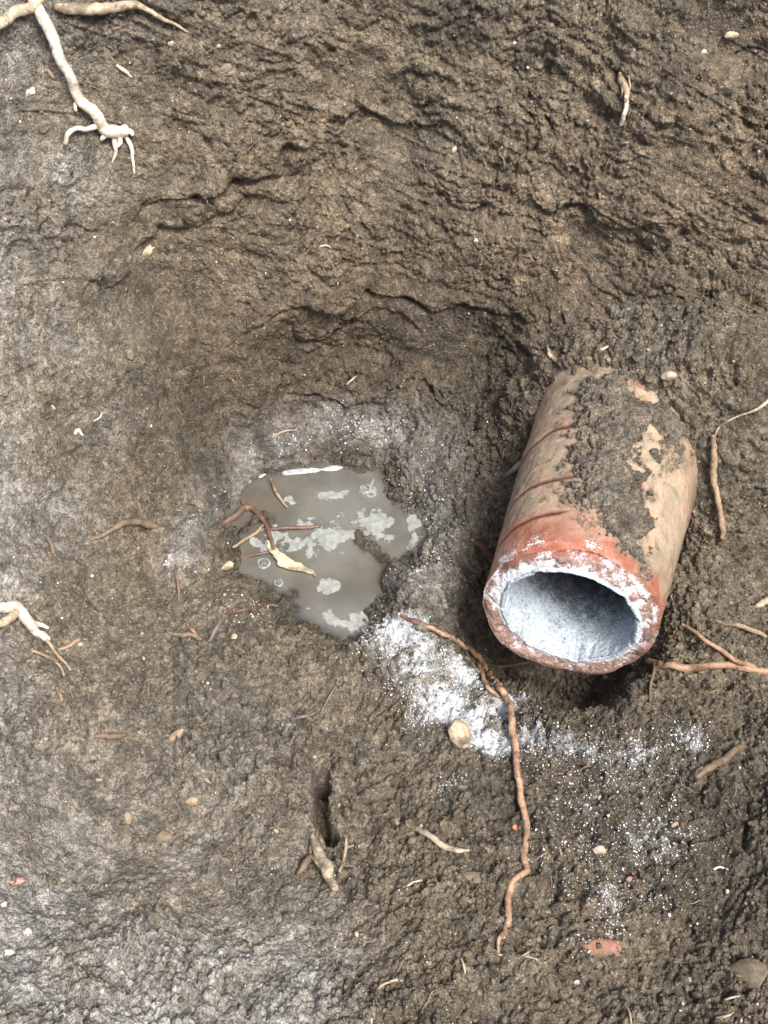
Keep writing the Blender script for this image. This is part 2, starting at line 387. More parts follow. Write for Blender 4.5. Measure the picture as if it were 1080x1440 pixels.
for path, dep, lip in CR:
    W3 = np.array([base_at(*p) for p in path]); lo = W3.min(0) - .05; hi = W3.max(0) + .05
    idx = np.where(np.all((P0 > lo) & (P0 < hi), axis=1))[0]; pp = Q[idx] + warp[idx] * .4
    best = np.full(len(idx), 9.0); tz = np.zeros(len(idx)); te = np.zeros(len(idx)); n = len(W3) - 1
    for i in range(n):
        ab = W3[i + 1] - W3[i]; t = np.clip(((pp - W3[i]) @ ab) / (ab @ ab), 0, 1); v = pp - W3[i] - t[:, None] * ab
        d = np.linalg.norm(v, axis=1); m = d < best; best[m] = d[m]; tz[m] = (v[:, 2] + .6 * v[:, 1])[m]; te[m] = ((i + t) / n)[m]
    ends = np.sin(np.pi * np.clip(te, 0.02, .98)) ** .6
    D[idx] -= 1.35 * dep * np.exp(-(best / .0042) ** 2) * ends
    D[idx] += lip * np.exp(-(best / .022) ** 2) * ends * (tz > 0) * sstep(0, .004, best)
RP = np.array([(232, 822), (236, 795), (246, 765), (260, 738), (278, 712), (298, 690), (320, 668), (340, 650), (368, 632)], float)
rq = np.linspace(0, len(RP) - 1, 34); RC = [(np.interp(t, range(len(RP)), RP[:, 0]), np.interp(t, range(len(RP)), RP[:, 1])) for t in rq]
ringlip = near_blob([(px, py, 10, 10) for px, py in RC], 0)
ringthin = near_blob([(px, py, 5.5, 5.5) for px, py in RC[:30]], 0)
D += .0055 * ringlip
# wet mud is smoother near the water; the pool's bed is smooth
pool = sstep(1.0, .82, rp)
D *= (1 - .75 * pool)
P1 = P0 + N0 * D[:, None].astype(F)
# slot left by a tool, and mud ridges standing in the water (worked straight down into the floor)
def seg_dist(ax, bx, P):
    ab = bx - ax; t = np.clip(((P[:, :2] - ax[:2]) @ ab[:2]) / (ab[:2] @ ab[:2]), 0, 1)
    return np.linalg.norm(P[:, :2] - ax[:2] - t[:, None] * ab[:2], axis=1), t
wx = vnoise(P0, 120, 222) * .0022
def carve(path, w, depth, edge):
    for i in range(len(path) - 1):
        a, b_ = base_at(*path[i]), base_at(*path[i + 1]); d, t = seg_dist(a, b_, P1)
        P1[:, 2] -= depth[i] * sstep(w[i] + edge, w[i] - edge, d + wx)
carve([(452, 1095), (452, 1150), (466, 1172)], (.0058, .0052), (.042, .030), .002)
carve([(425, 1070), (452, 1082)], (.004,), (.016,), .003)
def ridge(path, w, hgt):
    m = np.zeros(len(P1))
    for i in range(len(path) - 1):
        d, t = seg_dist(base_at(*path[i]), base_at(*path[i + 1]), P1); m = np.maximum(m, np.exp(-((d + wx * 2) / w) ** 2))
    P1[:, 2] += hgt * m * (1 + .35 * vnoise(P0, 150, 223)) * sstep(1.15, .9, rp)
ridge([(505, 770), (540, 800), (556, 822)], .009, .018)
ridge([(290, 798), (330, 772), (372, 742), (382, 752)], .008, .022)
for (q0, q1, dd) in (((318, 742), (350, 722), .022), ((345, 768), (372, 755), .012)):
    d_, t_ = seg_dist(base_at(*q0), base_at(*q1), P1); P1[:, 2] -= dd * np.exp(-((d_ + wx * 2) / .010) ** 2)
ridge([(300, 830), (360, 840), (400, 860)], .022, .018)
P1[:, 2] += .010 * np.exp(-((x + .075) / .05) ** 2 - ((y - .60) / .03) ** 2)
lt_ = (P1[:, 0] - PM[0]) * PD[1] - (P1[:, 1] - PM[1]) * PD[0] + wx * 2.5; al_ = (P1[:, 0] - PM[0]) * PD[0] + (P1[:, 1] - PM[1]) * PD[1] + wx * 2.5
P1[:, 2] -= .060 * sstep(-.040 + .25 * np.abs(lt_ + .015), .012 + .25 * np.abs(lt_ + .015), al_) * sstep(.17, .10, al_) * sstep(.100, .045, np.abs(lt_ + .018))
# keep the soil out of the pipe
ax_ = (P1 - PM) @ PD; rel = P1 - PM - ax_[:, None] * PD; rr = np.linalg.norm(rel, axis=1)
inside = (rr < PRAD - .004) & (ax_ > -.012) & (rel[:, 2] < .03)
zb = PM[2] + PD[2] * ax_ - np.sqrt(np.clip((PRAD - .004) ** 2 - (rel[:, 0] ** 2 + rel[:, 1] ** 2), 0, 1)) - .004
P1[:, 2] = np.where(inside & (ax_ < .24), np.minimum(P1[:, 2], zb), P1[:, 2])

# soil attributes
dust = near_blob([(400, 610, 60, 30), (470, 595, 70, 30), (550, 600, 70, 35), (610, 650, 50, 50), (620, 740, 45, 70), (600, 830, 50, 50), (350, 640, 30, 40), (285, 715, 30, 30), (258, 770, 24, 40), (325, 680, 30, 30)], 0)
dry_haze = np.clip(.80 * dust + .95 * sstep(-.21, -.40, x + .06 * patchy) + .85 * sstep(.40, .25, y + .05 * patchy) * sstep(.06, -.14, x + .06 * patchy) + .35 * sstep(.25, .60, z + .05 * patchy) * sstep(.05, -.25, x)
              + .30 * sstep(.02, -.12, x) * sstep(.62, .4, y), 0, 1) * (.75 + .25 * fbm(P0, 30, 2, 300))  # dry dust by the puddle; pale haze painted along left and lower left
ochre = np.clip(back * (.55 + .5 * fbm(P0, 6, 3, 310)) * sstep(-.30, -.1, x), 0, 1)
white = near_blob([(590, 935, 62, 46), (640, 960, 55, 42), (625, 1000, 55, 36), (680, 1015, 52, 36), (550, 900, 60, 30), (690, 1045, 50, 26), (715, 1010, 36, 26)], 0) * 1.0
white = np.maximum(white, .64 * near_blob([(780, 1062, 66, 34), (850, 1065, 56, 34), (905, 1065, 56, 34), (965, 1045, 34, 30), (880, 1095, 56, 24), (745, 1045, 44, 32)], 0))
white = np.maximum(white, .50 * near_blob([(630, 1105, 40, 14), (930, 1190, 40, 30), (855, 1280, 34, 44), (820, 1330, 34, 18), (900, 1170, 60, 40), (520, 890, 70, 26), (470, 880, 60, 20)], 0))
white = np.maximum(white, .36 * near_blob([(860, 1180, 150, 110), (600, 760, 55, 110), (420, 630, 80, 24), (500, 600, 90, 30), (350, 860, 80, 40)], 0))
ring = .62 * ringthin * (.6 + .5 * vnoise(P0, 70, 333))
white = np.maximum(white, ring)
shore = np.exp(-((rp - 1.0) / .07) ** 2) * .40
white = np.clip(np.maximum(white, shore) * (1 + .5 * fbm(P0, 60, 3, 320)) , 0, 1)
wet_shade = np.clip(np.maximum(wetm, sstep(1.35, .95, rp)) * .9 + .35 * sstep(.02, .3, fbm(P0, 11, 3, 330)) * sstep(.1, -.05, z) + .45 * sstep(.0, .35, fbm(P0, 7, 3, 331)) * back + .55 * wall * sstep(.17, .05, z + .03 * patchy) * sstep(.66, .76, y) + .5 * near_blob([(440, 510, 90, 55), (560, 510, 110, 60), (680, 520, 70, 60), (690, 620, 50, 70), (1000, 450, 90, 60)], 0), 0, 1) * (1 - .7 * dry_haze)  # damp ground, plus painted shade at the back bank foot and recess
tone = np.clip(.5 + .28 * (id2 - .5) + .30 * (id3 - .5) + .30 * (id1 - .5), 0, 1)
ground = mesh_obj('ground', P1, grid_faces(NR, NC), M['soil'], attrs=dict(wet_shade=wet_shade, white=white, dry_haze=dry_haze, tone=tone, ochre=ochre))
tag(ground, 'brown clay soil of the dug pit, its banks and floor', 'ground', kind='structure')
N1 = normals(*[P1[:, k].reshape(NR, NC) for k in range(3)]).reshape(-1, 3)

# depth map of the ground, to set things down where they lie
rel = P1 - np.array((0, 0, CAMZ)); dep = rel @ FW
pxm = 540 + (rel[:, 0] / dep) / TV * 720; pym = 720 - ((rel @ UPV) / dep) / TV * 720
HB = np.full((722, 542), -1, np.int64); ok = np.where((dep > .2) & (pxm > -40) & (pxm < 1120) & (pym > -40) & (pym < 1480))[0]
HW, HH, OFF = 600, 780, 30
cx = (pxm[ok] / 2).astype(int) + OFF; cy = (pym[ok] / 2).astype(int) + OFF
good = (cx >= 0) & (cx < HW) & (cy >= 0) & (cy < HH); ok = ok[good]; cx = cx[good]; cy = cy[good]
order = np.argsort(-dep[ok]); HB = np.full((HH, HW), -1, np.int64); HB[cy[order], cx[order]] = ok[order]
def at(px, py):
    i, j = int(px / 2) + OFF, int(py / 2) + OFF
    i = min(max(i, 0), HW - 1); j = min(max(j, 0), HH - 1)
    for r in range(0, 40):
        w = HB[max(0, j - r):j + r + 1, max(0, i - r):i + r + 1].ravel(); w = w[w >= 0]
        if len(w):
            k = w[np.argmin(dep[w])]; p_ = P1[k].astype(float)
            if p_[2] < WATER and rp[k] < 1.28:
                d_ = ray(px, py); t_ = (WATER - CAMZ) / d_[2]; return np.array((0, 0, CAMZ)) + t_ * d_, np.array((0, 0, 1.)), t_ * TV / 720
            return p_, N1[k].astype(float), dep[k] * TV / 720
    return np.array((0, .6, 0.)), np.array((0, 0, 1.)), .0006

# ------------------------------------------------------------------ pipe
def pnoise(n, th, s, sc, sd_):                     # noise on the barrel: unrolled onto a cylinder so it has no seam
    P = np.stack([np.sin(th) * PRAD, s, np.cos(th) * PRAD], -1).reshape(-1, 3).astype(F)
    return fbm(P, sc, n, sd_).reshape(th.shape)
pipe = bpy.data.objects.new('clay_pipe', None); COL.objects.link(pipe)
Yp = Vector(PD); Xp = Vector((0, 0, 1)); Xp = Yp.cross(Vector((0, 0, 1))).normalized(); Zp = Xp.cross(Yp).normalized()
Mp = Matrix((Xp, Yp, Zp)).transposed().to_4x4(); Mp.translation = Vector(PM); pipe.matrix_world = Mp
tag(pipe, 'broken red clay drain pipe jutting from the soil bank, mouth open and whitened inside', 'pipe')
def lathe(th, r, s): return np.stack([np.sin(th) * r, s, np.cos(th) * r], -1).reshape(-1, 3)
NT = 720
tt = np.linspace(-np.pi, np.pi, NT, endpoint=False)
dg = np.degrees
def ang(a): return (a + np.pi) % (2 * np.pi) - np.pi
edge_s = .003 + .0105 * np.cos(tt - .35) + .0022 * np.interp(tt, tt, vnoise(lathe(tt, PRAD, tt * 0).astype(F), 70, 5)) + .0016 * np.sin(5 * tt + 1) * np.cos(tt)
# barrel
ns = 420; sl_ = np.linspace(0, 1, ns) ** 1.15
TH, SS = np.meshgrid(tt, sl_); S = edge_s[None, :] + SS * (PLEN - edge_s[None, :])
th_d = dg(TH)
nA = pnoise(4, TH, S, 26, 700); nB = pnoise(4, TH, S, 90, 710); nC = pnoise(3, TH, S, 320, 720)
lat_fade = sstep(-4, -22, th_d + 10 * nA)
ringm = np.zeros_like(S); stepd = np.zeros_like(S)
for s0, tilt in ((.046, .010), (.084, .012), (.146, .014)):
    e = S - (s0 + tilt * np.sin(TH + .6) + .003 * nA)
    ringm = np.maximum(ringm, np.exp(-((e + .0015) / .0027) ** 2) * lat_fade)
    stepd -= .0016 * np.exp(-(e / .0012) ** 2) * lat_fade
    stepd += .0006 * sstep(0, .0015, e) * np.exp(-np.clip(e, 0, 1) / .02) * lat_fade
FLARE = .52
rad = PRAD * (1 + FLARE * np.clip(S, 0, 1)) + stepd + nA * .0009 + nB * .00045 + nC * .00022
near = sstep(.062, .035, S + .010 * nA)
left_wet = near * sstep(30, -10, th_d + 14 * nA)
rim_red = sstep(.040, .016, S + .012 * nB)
red = np.clip(np.maximum(.85 * left_wet, rim_red) + ringm, 0, 1)
red = np.maximum(red, .55 * sstep(.15, .5, nA + .4 * nB) * sstep(45, 15, np.abs(th_d)))
powder = .72 * np.clip(sstep(.050, .006, S + .012 * nA) * (.85 - .35 * sstep(-10, 70, th_d)) * (.45 + .9 * nB), 0, 1)
def mudfield(th_deg, s_, qA_, qB_):
    lo = np.interp(s_, (.012, .03, .06, .10, .14, .17, .19, .21, .24, .30), (28, 14, -10, -20, -30, -30, -20, -8, -12, -40))
    hi = np.interp(s_, (.012, .03, .06, .09, .12, .14, .165, .19, .21, .30), (36, 42, 40, 36, 30, 34, 48, 66, 90, 90))
    f = np.minimum(th_deg - lo, hi - th_deg) / 11 + qA_ * 1.5 + qB_ * 1.0
    f = np.minimum(f, (s_ - .022) / .009 + qA_ + qB_)
    for (t0, s0, rt, rs) in ((22, .135, 8, .018), (10, .190, 9, .009), (34, .185, 6, .008), (18, .108, 6, .008), (30, .118, 8, .010)):
        f = np.minimum(f, (np.hypot((th_deg - t0) / rt, (s_ - s0) / rs) - 1) * 2 + qB_ * 1.6)
    return f
fb = mudfield(th_d, S, pnoise(4, TH, S, 34, 780), pnoise(4, TH, S, 120, 790))
dirtb = np.clip(.85 * sstep(-1.6, .1, fb + .9 * nB + .5 * nC) + .35 * sstep(.0, .5, nA - .4 * nB) + sstep(60, 95, np.abs(th_d)) * (.7 + .8 * nA) + .55 * sstep(.25, .6, nB) + sstep(.24, .28, S + .02 * nA) * .8 * sstep(-40, 0, th_d), 0, 1)
m, nt, bs = new_mat('fired_clay'); b = NB(nt)
n = b.noise(60, 5, .65); n2 = b.noise(420, 4, .7)
c = b.mix(b.ramp(n, .38, .62), (.45, .33, .24), (.32, .27, .195)); c = b.mix(b.math('MULTIPLY', b.ramp(b.noise(24, 4, .7), .52, .70), .7), c, (.43, .225, .155))
c = b.mix(b.attr('red'), c, b.mix(b.ramp(b.noise(40, 4), .4, .6), (.36, .125, .078), (.47, .215, .145)))
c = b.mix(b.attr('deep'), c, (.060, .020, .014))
c = b.scale(c, b.ramp(n2, .2, .8, .74, 1.22))
c = b.mix(b.math('MULTIPLY', b.attr('dirt'), b.ramp(n2, .35, .6)), c, SOILC)
c = b.mix(b.math('MULTIPLY', b.ramp(b.math('ADD', b.noise(620, 3, .75), b.math('MULTIPLY', b.attr('powder'), .40)), .68, .80), b.ramp(b.attr('powder'), .02, .25)), c, (.78, .80, .82))
nt.links.new(c, bs.inputs['Base Color'])
nt.links.new(b.ramp(b.attr('red'), 0, 1, .68, .38), bs.inputs['Roughness'])
nt.links.new(b.bump(b.math('ADD', n2, b.math('MULTIPLY', b.noise(150, 3), .6)), .0005, .7), bs.inputs['Normal'])
M['fired_clay'] = m
barrel = mesh_obj('barrel', lathe(TH, rad, S), grid_faces(ns, NT, True)[:, ::-1], m, pipe, dict(red=red, deep=np.clip(ringm * 1.5 - .25, 0, 1), powder=powder, dirt=dirtb))
# broken end: step down from the outer skin, then a rough face to the bore
prof = [(0.0, 0.0), (.10, .0012), (.22, .0016), (.30, .25), (.38, .42), (.55, .62), (.75, .85), (1.0, 1.0)]
nr_ = 60; q = np.linspace(0, 1, nr_)
TH2, QQ = np.meshgrid(tt, q); EE = np.broadcast_to(edge_s, TH2.shape)
up_ = .5 + .5 * np.cos(TH2 - .35)                                        # the skin has spalled most along the top
r_in = PBORE + .0035
rr_ = rad[0][None, :] + (r_in - rad[0][None, :]) * np.clip(QQ * 1.0, 0, 1)
fall = np.clip((QQ - .0) / .28, 0, 1)
s_lip = .0005 + .0030 * np.cos(TH2 - .35)
s_face = EE - sstep(.0, .22, QQ) * .0038 * up_
s_face = s_face + (s_lip - s_face) * sstep(.1, 1, QQ)
nz = pnoise(4, TH2, QQ * .02, 110, 740)
s_face = s_face + (nz * .0018 + pnoise(3, TH2, QQ * .02, 330, 741) * .0005) * np.sin(np.pi * np.clip(QQ, 0, 1)) - .0
rr_ = rr_ - .0022 * sstep(0, .05, QQ) * sstep(.35, .05, QQ) * up_
crk = np.exp(-(ang(TH2 + 1.62 + .25 * (QQ - .5)) / .018) ** 2) + .8 * np.exp(-(ang(TH2 - 1.35 - .2 * QQ) / .016) ** 2)
s_face = s_face + .003 * crk * sstep(0, .1, QQ)
pw = np.clip(.34 + .75 * sstep(.80, .92, QQ) + .25 * sstep(.35, .75, QQ) + .42 * sstep(.3, -1.3, TH2) * sstep(-2.2, -1.4, TH2) * sstep(.25, .6, QQ) + .6 * nz - .25 * sstep(1.2, 2.2, np.abs(TH2)), 0, 1)
redr = np.clip(sstep(.30, .05, QQ) * .9 * up_, 0, 1)
m2, nt, bs = new_mat('broken_clay'); b = NB(nt)
n = b.noise(110, 5, .7); n2 = b.noise(520, 3, .75)
c = b.mix(b.ramp(n, .35, .65), (.30, .195, .165), (.19, .125, .108))
c = b.mix(b.attr('red'), c, (.24, .075, .048)); c = b.scale(c, b.ramp(n2, .2, .8, .7, 1.3))
c = b.mix(b.ramp(b.math('ADD', n2, b.math('MULTIPLY', b.attr('powder'), .50)), .62, 1.0), c, (.70, .72, .77))
nt.links.new(c, bs.inputs['Base Color']); bs.inputs['Roughness'].default_value = .5
nt.links.new(b.bump(b.math('ADD', n, b.math('MULTIPLY', n2, .6)), .0006, .7), bs.inputs['Normal'])
rim = mesh_obj('broken_rim', lathe(TH2, rr_, s_face), grid_faces(nr_, NT, True), m2, pipe, dict(powder=pw, red=redr))
# bore with its thin pale lip
nb_ = 260
sb = np.concatenate([np.linspace(0, 1, 14), 1 + np.linspace(0, 1, nb_ - 14) ** 1.4])
TH3, KK = np.meshgrid(tt, sb)
lipn = vnoise(lathe(tt, PRAD, tt * 0).astype(F), 90, 44)
r3 = np.where(KK <= 1, r_in - .0035 * KK + .0, PBORE); s3 = np.where(KK <= 1, s_face[-1][None, :] - .0016 * np.sin(np.pi * np.clip(KK, 0, 1)), (KK - 1) * (PLEN - .002) + s_face[-1][None, :])
nq = pnoise(4, TH3, s3, 130, 760); nq2 = pnoise(3, TH3, s3, 420, 761)
chip = .0022 * sstep(.25, .6, lipn)[None, :] * (KK <= 1.05)
r3 = r3 + nq * .0006 + nq2 * .0004 + chip
m3, nt, bs = new_mat('limed_bore'); b = NB(nt)
n = b.noise(60, 5, .7); n2 = b.noise(430, 3, .8)
g_ = b.math('SUBTRACT', b.math('ADD', b.math('MULTIPLY', n2, .7), b.math('MULTIPLY', n, .3)), b.math('MULTIPLY', b.attr('bore_shade'), .26))
c = b.mix(b.ramp(g_, .34, .58), (.20, .22, .25), (.52, .62, .70)); c = b.mix(b.math('MULTIPLY', b.attr('bore_shade'), .9), c, (.025, .027, .034))
nt.links.new(c, bs.inputs['Base Color']); bs.inputs['Roughness'].default_value = .6
nt.links.new(b.bump(n2, .0012, .9), bs.inputs['Normal'])
bore = mesh_obj('bore_lining', lathe(TH3, r3, s3), grid_faces(len(sb), NT, True), m3, pipe, dict(bore_shade=sstep(.028, .095, s3 + .010 * nq + .012 * np.sin(TH3))))  # shade inside the bore, painted darker with depth
# back plug of soil deep inside, caked mud on top
aa = np.linspace(0, 1, 20); TH4, AA = np.meshgrid(tt[::6], aa)
pl = lathe(TH4, AA * (PBORE + .001), .165 + .02 * pnoise(3, TH4, AA * .05, 40, 770) + .02 * AA)
mesh_obj('silt_plug', pl, grid_faces(20, len(tt[::6]), True), M['root_brown'], pipe)
nm_s, nm_t = 520, 560
ts = np.linspace(R(-62), R(80), nm_t); ssv = np.linspace(.012, .30, nm_s)
TH5, S5 = np.meshgrid(ts, ssv); d5 = dg(TH5)
qA = pnoise(4, TH5, S5, 34, 780); qB = pnoise(4, TH5, S5, 120, 790)
f = mudfield(d5, S5, qA, qB) + .8 * pnoise(3, TH5, S5, 330, 791) - .9 * sstep(.15, .5, pnoise(3, TH5, S5, 60, 792)) * sstep(2.2, .6, (d5 + 25) / 30)
thick = np.clip(f, -1, 2.2)
W5 = np.stack([np.sin(TH5) * PRAD, S5, np.cos(TH5) * PRAD], -1).reshape(-1, 3).astype(F)
g1, g2, gi = worley(W5, 210, 5); h1, h2, hi_ = worley(W5, 90, 6)
crumb = (np.sqrt(np.clip(1 - (g1 / .8) ** 2, 0, 1)) * .0016 + np.sqrt(np.clip(1 - (h1 / .8) ** 2, 0, 1)) * .0028).reshape(S5.shape)
rm = PRAD - .0008 + np.where(thick > 0, 1 - np.exp(-thick * 1.7), thick) * (.0016 + crumb * 1.6) + np.clip(thick, 0, 1) * (qA * .001 + .0008)
rm = rm + PRAD * FLARE * np.clip(S5, 0, 1); V5 = lathe(TH5, rm, S5); F5 = grid_faces(nm_s, nm_t)[:, ::-1]
keep = (thick.ravel()[F5] > -.25).any(1); F5 = F5[keep]
used = np.unique(F5); mp = np.full(len(V5), -1); mp[used] = np.arange(len(used))
z5 = np.zeros(len(used))
mud = mesh_obj('mud_crust', V5[used], mp[F5], M['soil'], pipe,
               dict(wet_shade=z5 + .45, white=np.clip(.42 * sstep(.07, .02, S5), 0, 1).ravel()[used], dry_haze=z5 + .12, tone=np.clip(.58 + .4 * (gi - .5) + .3 * (hi_ - .5), 0, 1)[used], ochre=z5))
mud['label'] = 'dark crumbly mud caked along the top of the pipe'

# ------------------------------------------------------------------ water and what floats on it
m, nt, bs = new_mat('murky_water'); b = NB(nt)
n = b.noise(22, 4, .6); n2 = b.noise(7, 3)
c = b.mix(b.ramp(n, .35, .65), (.118, .116, .103), (.170, .168, .152))
c = b.mix(b.ramp(n2, .45, .62), c, (.105, .094, .075)); nt.links.new(c, bs.inputs['Base Color'])
N_ = nt.nodes; df = N_.new('ShaderNodeBsdfDiffuse'); tr = N_.new('ShaderNodeBsdfTransparent'); gl = N_.new('ShaderNodeBsdfGlossy'); gl.inputs['Roughness'].default_value = .06
nt.links.new(c, df.inputs[0]); tr.inputs[0].default_value = (.80, .76, .68, 1)
nrm = b.bump(b.noise(60, 3), .0010, .30); nt.links.new(nrm, gl.inputs['Normal'])
m1_ = N_.new('ShaderNodeMixShader'); nt.links.new(b.attr('murk'), m1_.inputs[0]); nt.links.new(tr.outputs[0], m1_.inputs[1]); nt.links.new(df.outputs[0], m1_.inputs[2])
fr_ = N_.new('ShaderNodeFresnel'); fr_.inputs[0].default_value = 1.36; nt.links.new(nrm, fr_.inputs['Normal'])
m2_ = N_.new('ShaderNodeMixShader'); nt.links.new(b.math('ADD', fr_.outputs[0], .05), m2_.inputs[0]); nt.links.new(m1_.outputs[0], m2_.inputs[1]); nt.links.new(gl.outputs[0], m2_.inputs[2])
nt.links.new(m2_.outputs[0], N_['Material Output'].inputs['Surface'])
tw = np.linspace(0, 2 * np.pi, 160, endpoint=False); rw = np.linspace(0, 1.36, 110)
TW, RW = np.meshgrid(tw, rw)
wv = np.stack([PUD[0] + np.cos(TW) * RW * PR[0], PUD[1] + np.sin(TW) * RW * PR[1], np.full(TW.shape, WATER)], -1).reshape(-1, 3)
ci = np.clip(np.searchsorted(ax_x, wv[:, 0]), 0, NC - 1); ri = np.clip(np.searchsorted(ax_y, wv[:, 1]), 0, NR - 1)
murk = 1 - np.exp(-np.clip(WATER - P1[ri * NC + ci, 2], 0, 1) / .0042)           # silt in the water hides the bed where it is deeper
water = mesh_obj('puddle_water', wv, grid_faces(110, 160, True), m, attrs=dict(murk=murk))
tag(water, 'murky grey puddle lying in the round hollow of the pit', 'puddle', kind='structure')
m, nt, bs = new_mat('scum'); b = NB(nt)
n = b.noise(170, 4, .7); c = b.mix(b.ramp(n, .35, .65), (.21, .225, .212), (.32, .34, .325))
nt.links.new(c, bs.inputs['Base Color']); bs.inputs['Roughness'].default_value = .42
nt.links.new(b.bump(b.noise(300, 3, .7), .0005, .5), bs.inputs['Normal'])
nt.links.new(b.ramp(b.math('ADD', b.attr('cover'), b.math('MULTIPLY', b.noise(240, 4, .7), .9)), .42, .95), bs.inputs['Alpha'])
M['scum'] = m
M['foam'] = two_tone('foam', (.50, .53, .53), (.30, .32, .31), 200, .4, .0006)
def on_water(px, py):
    d = ray(px, py); t = (WATER - CAMZ) / d[2]; p = np.array((0, 0, CAMZ)) + t * d; return p, t * TV / 720
def scum(px, py, rx, ry, rot, label, seed, mat='scum', th=.0006, name='scum_patch', cat='scum', group='scum patches on the puddle', ragged=1.05):
    p, k = on_water(px, py); rx, ry = rx * k, ry * k * 1.22
    n_ = 90; uu = np.linspace(-1.5, 1.5, n_); U, V = np.meshgrid(uu, uu)
    ca, sa = math.cos(rot), math.sin(rot)
    gx = p[0] + U * rx * ca - V * ry * sa; gy = p[1] + U * rx * sa + V * ry * ca
    Pn = np.stack([gx, gy, gx * 0 + seed * .37], -1).reshape(-1, 3).astype(F)
    fld = 1 - np.hypot(U, V) + ragged * fbm(Pn, 75, 4, 500 + seed, .6).reshape(U.shape)
    hz = WATER + np.clip(np.tanh(fld * 4), -1, 1) * th + .0002
    Vv = np.stack([gx, gy, hz], -1).reshape(-1, 3); Fq = grid_faces(n_, n_); kp = (fld.ravel()[Fq] > -.12).any(1); Fq = Fq[kp]
    us = np.unique(Fq); mp_ = np.full(len(Vv), -1); mp_[us] = np.arange(len(us))
    o = mesh_obj(name, Vv[us], mp_[Fq], M[mat], attrs=dict(cover=np.clip(fld.ravel()[us] * 1.3, 0, 1))); tag(o, label, cat, group); rebase(o, (p[0], p[1], WATER)); return o
scum(460, 752, 46, 22, .15, 'broadest pale scum patch in the middle of the grey puddle', 1)
scum(465, 698, 24, 7, .2, 'narrow pale scum patch below the foam line on the puddle', 2)
scum(523, 735, 28, 18, -.7, 'pale scum patch right of the broadest one, near the puddle edge', 3)
scum(517, 690, 16, 13, 0, 'round pale scum patch with a bubble near the top of the puddle', 4)
scum(468, 825, 16, 11, .4, 'small pale scum patch near the lower tip of the puddle', 5)
scum(375, 760, 16, 22, .2, 'pale scum patch left of the yellow husk in the puddle', 6)
scum(545, 763, 9, 8, 0, 'smallest pale scum patch on the right side of the puddle', 7)
scum(408, 705, 8, 6, 0, 'tiny pale scum fleck beside the thin straw in the puddle', 8)
scum(470, 872, 30, 9, -.35, 'pale scum band along the lower left shore of the puddle', 9)
scum(518, 868, 26, 12, .3, 'pale scum clot at the lowest corner of the puddle', 10)
scum(582, 750, 10, 34, 0, 'pale scum strip along the right shore of the puddle', 11)
scum(440, 661, 74, 3.0, .12, 'white foam line along the far shore of the puddle', 12, 'foam', .0010, 'foam_line', 'foam', None, 1.0)
m, nt, bs = new_mat('bubble_film'); bs.inputs['Base Color'].default_value = (.72, .74, .70, 1); bs.inputs['Roughness'].default_value = .04
bs.inputs['Transmission Weight'].default_value = .9; bs.inputs['IOR'].default_value = 1.12
M['film'] = m
def bubble(px, py, rpx, label):
    p, k = on_water(px, py); r = rpx * k
    a = np.linspace(0, 2 * np.pi, 40, endpoint=False); e_ = np.linspace(0, np.pi / 2 - .02, 14); A, E = np.meshgrid(a, e_)
    V = np.stack([np.cos(A) * np.cos(E) * r, np.sin(A) * np.cos(E) * r, np.sin(E) * r * .7], -1).reshape(-1, 3)
    o = mesh_obj('bubble', V, grid_faces(14, 40, True), M['film']); o.location = (p[0], p[1], WATER + .0008); tag(o, label, 'bubble', 'bubbles on the puddle')
    t = np.linspace(0, 2 * np.pi, 12, endpoint=False); A, T = np.meshgrid(a, t)
    w = r * .28 * (1 + .35 * np.sin(3 * A + rpx)); V = np.stack([np.cos(A) * (r * 1.1 + w * np.cos(T)), np.sin(A) * (r * 1.1 + w * np.cos(T)), np.sin(T) * w * .5], -1).reshape(-1, 3)
    fr = mesh_obj('froth_ring', V, np.concatenate([grid_faces(12, 40, True), np.stack([11 * 40 + np.arange(40), 11 * 40 + (np.arange(40) + 1) % 40, (np.arange(40) + 1) % 40, np.arange(40)], -1)]), M['scum'], o, dict(cover=np.full(480, .42)))
bubble(514, 688, 6, 'bubble on the round scum patch near the top of the puddle')
bubble(371, 793, 7, 'bubble at the left shore below the yellow husk')
bubble(392, 820, 5, 'bubble on the mud edge right below the left shore bubble')

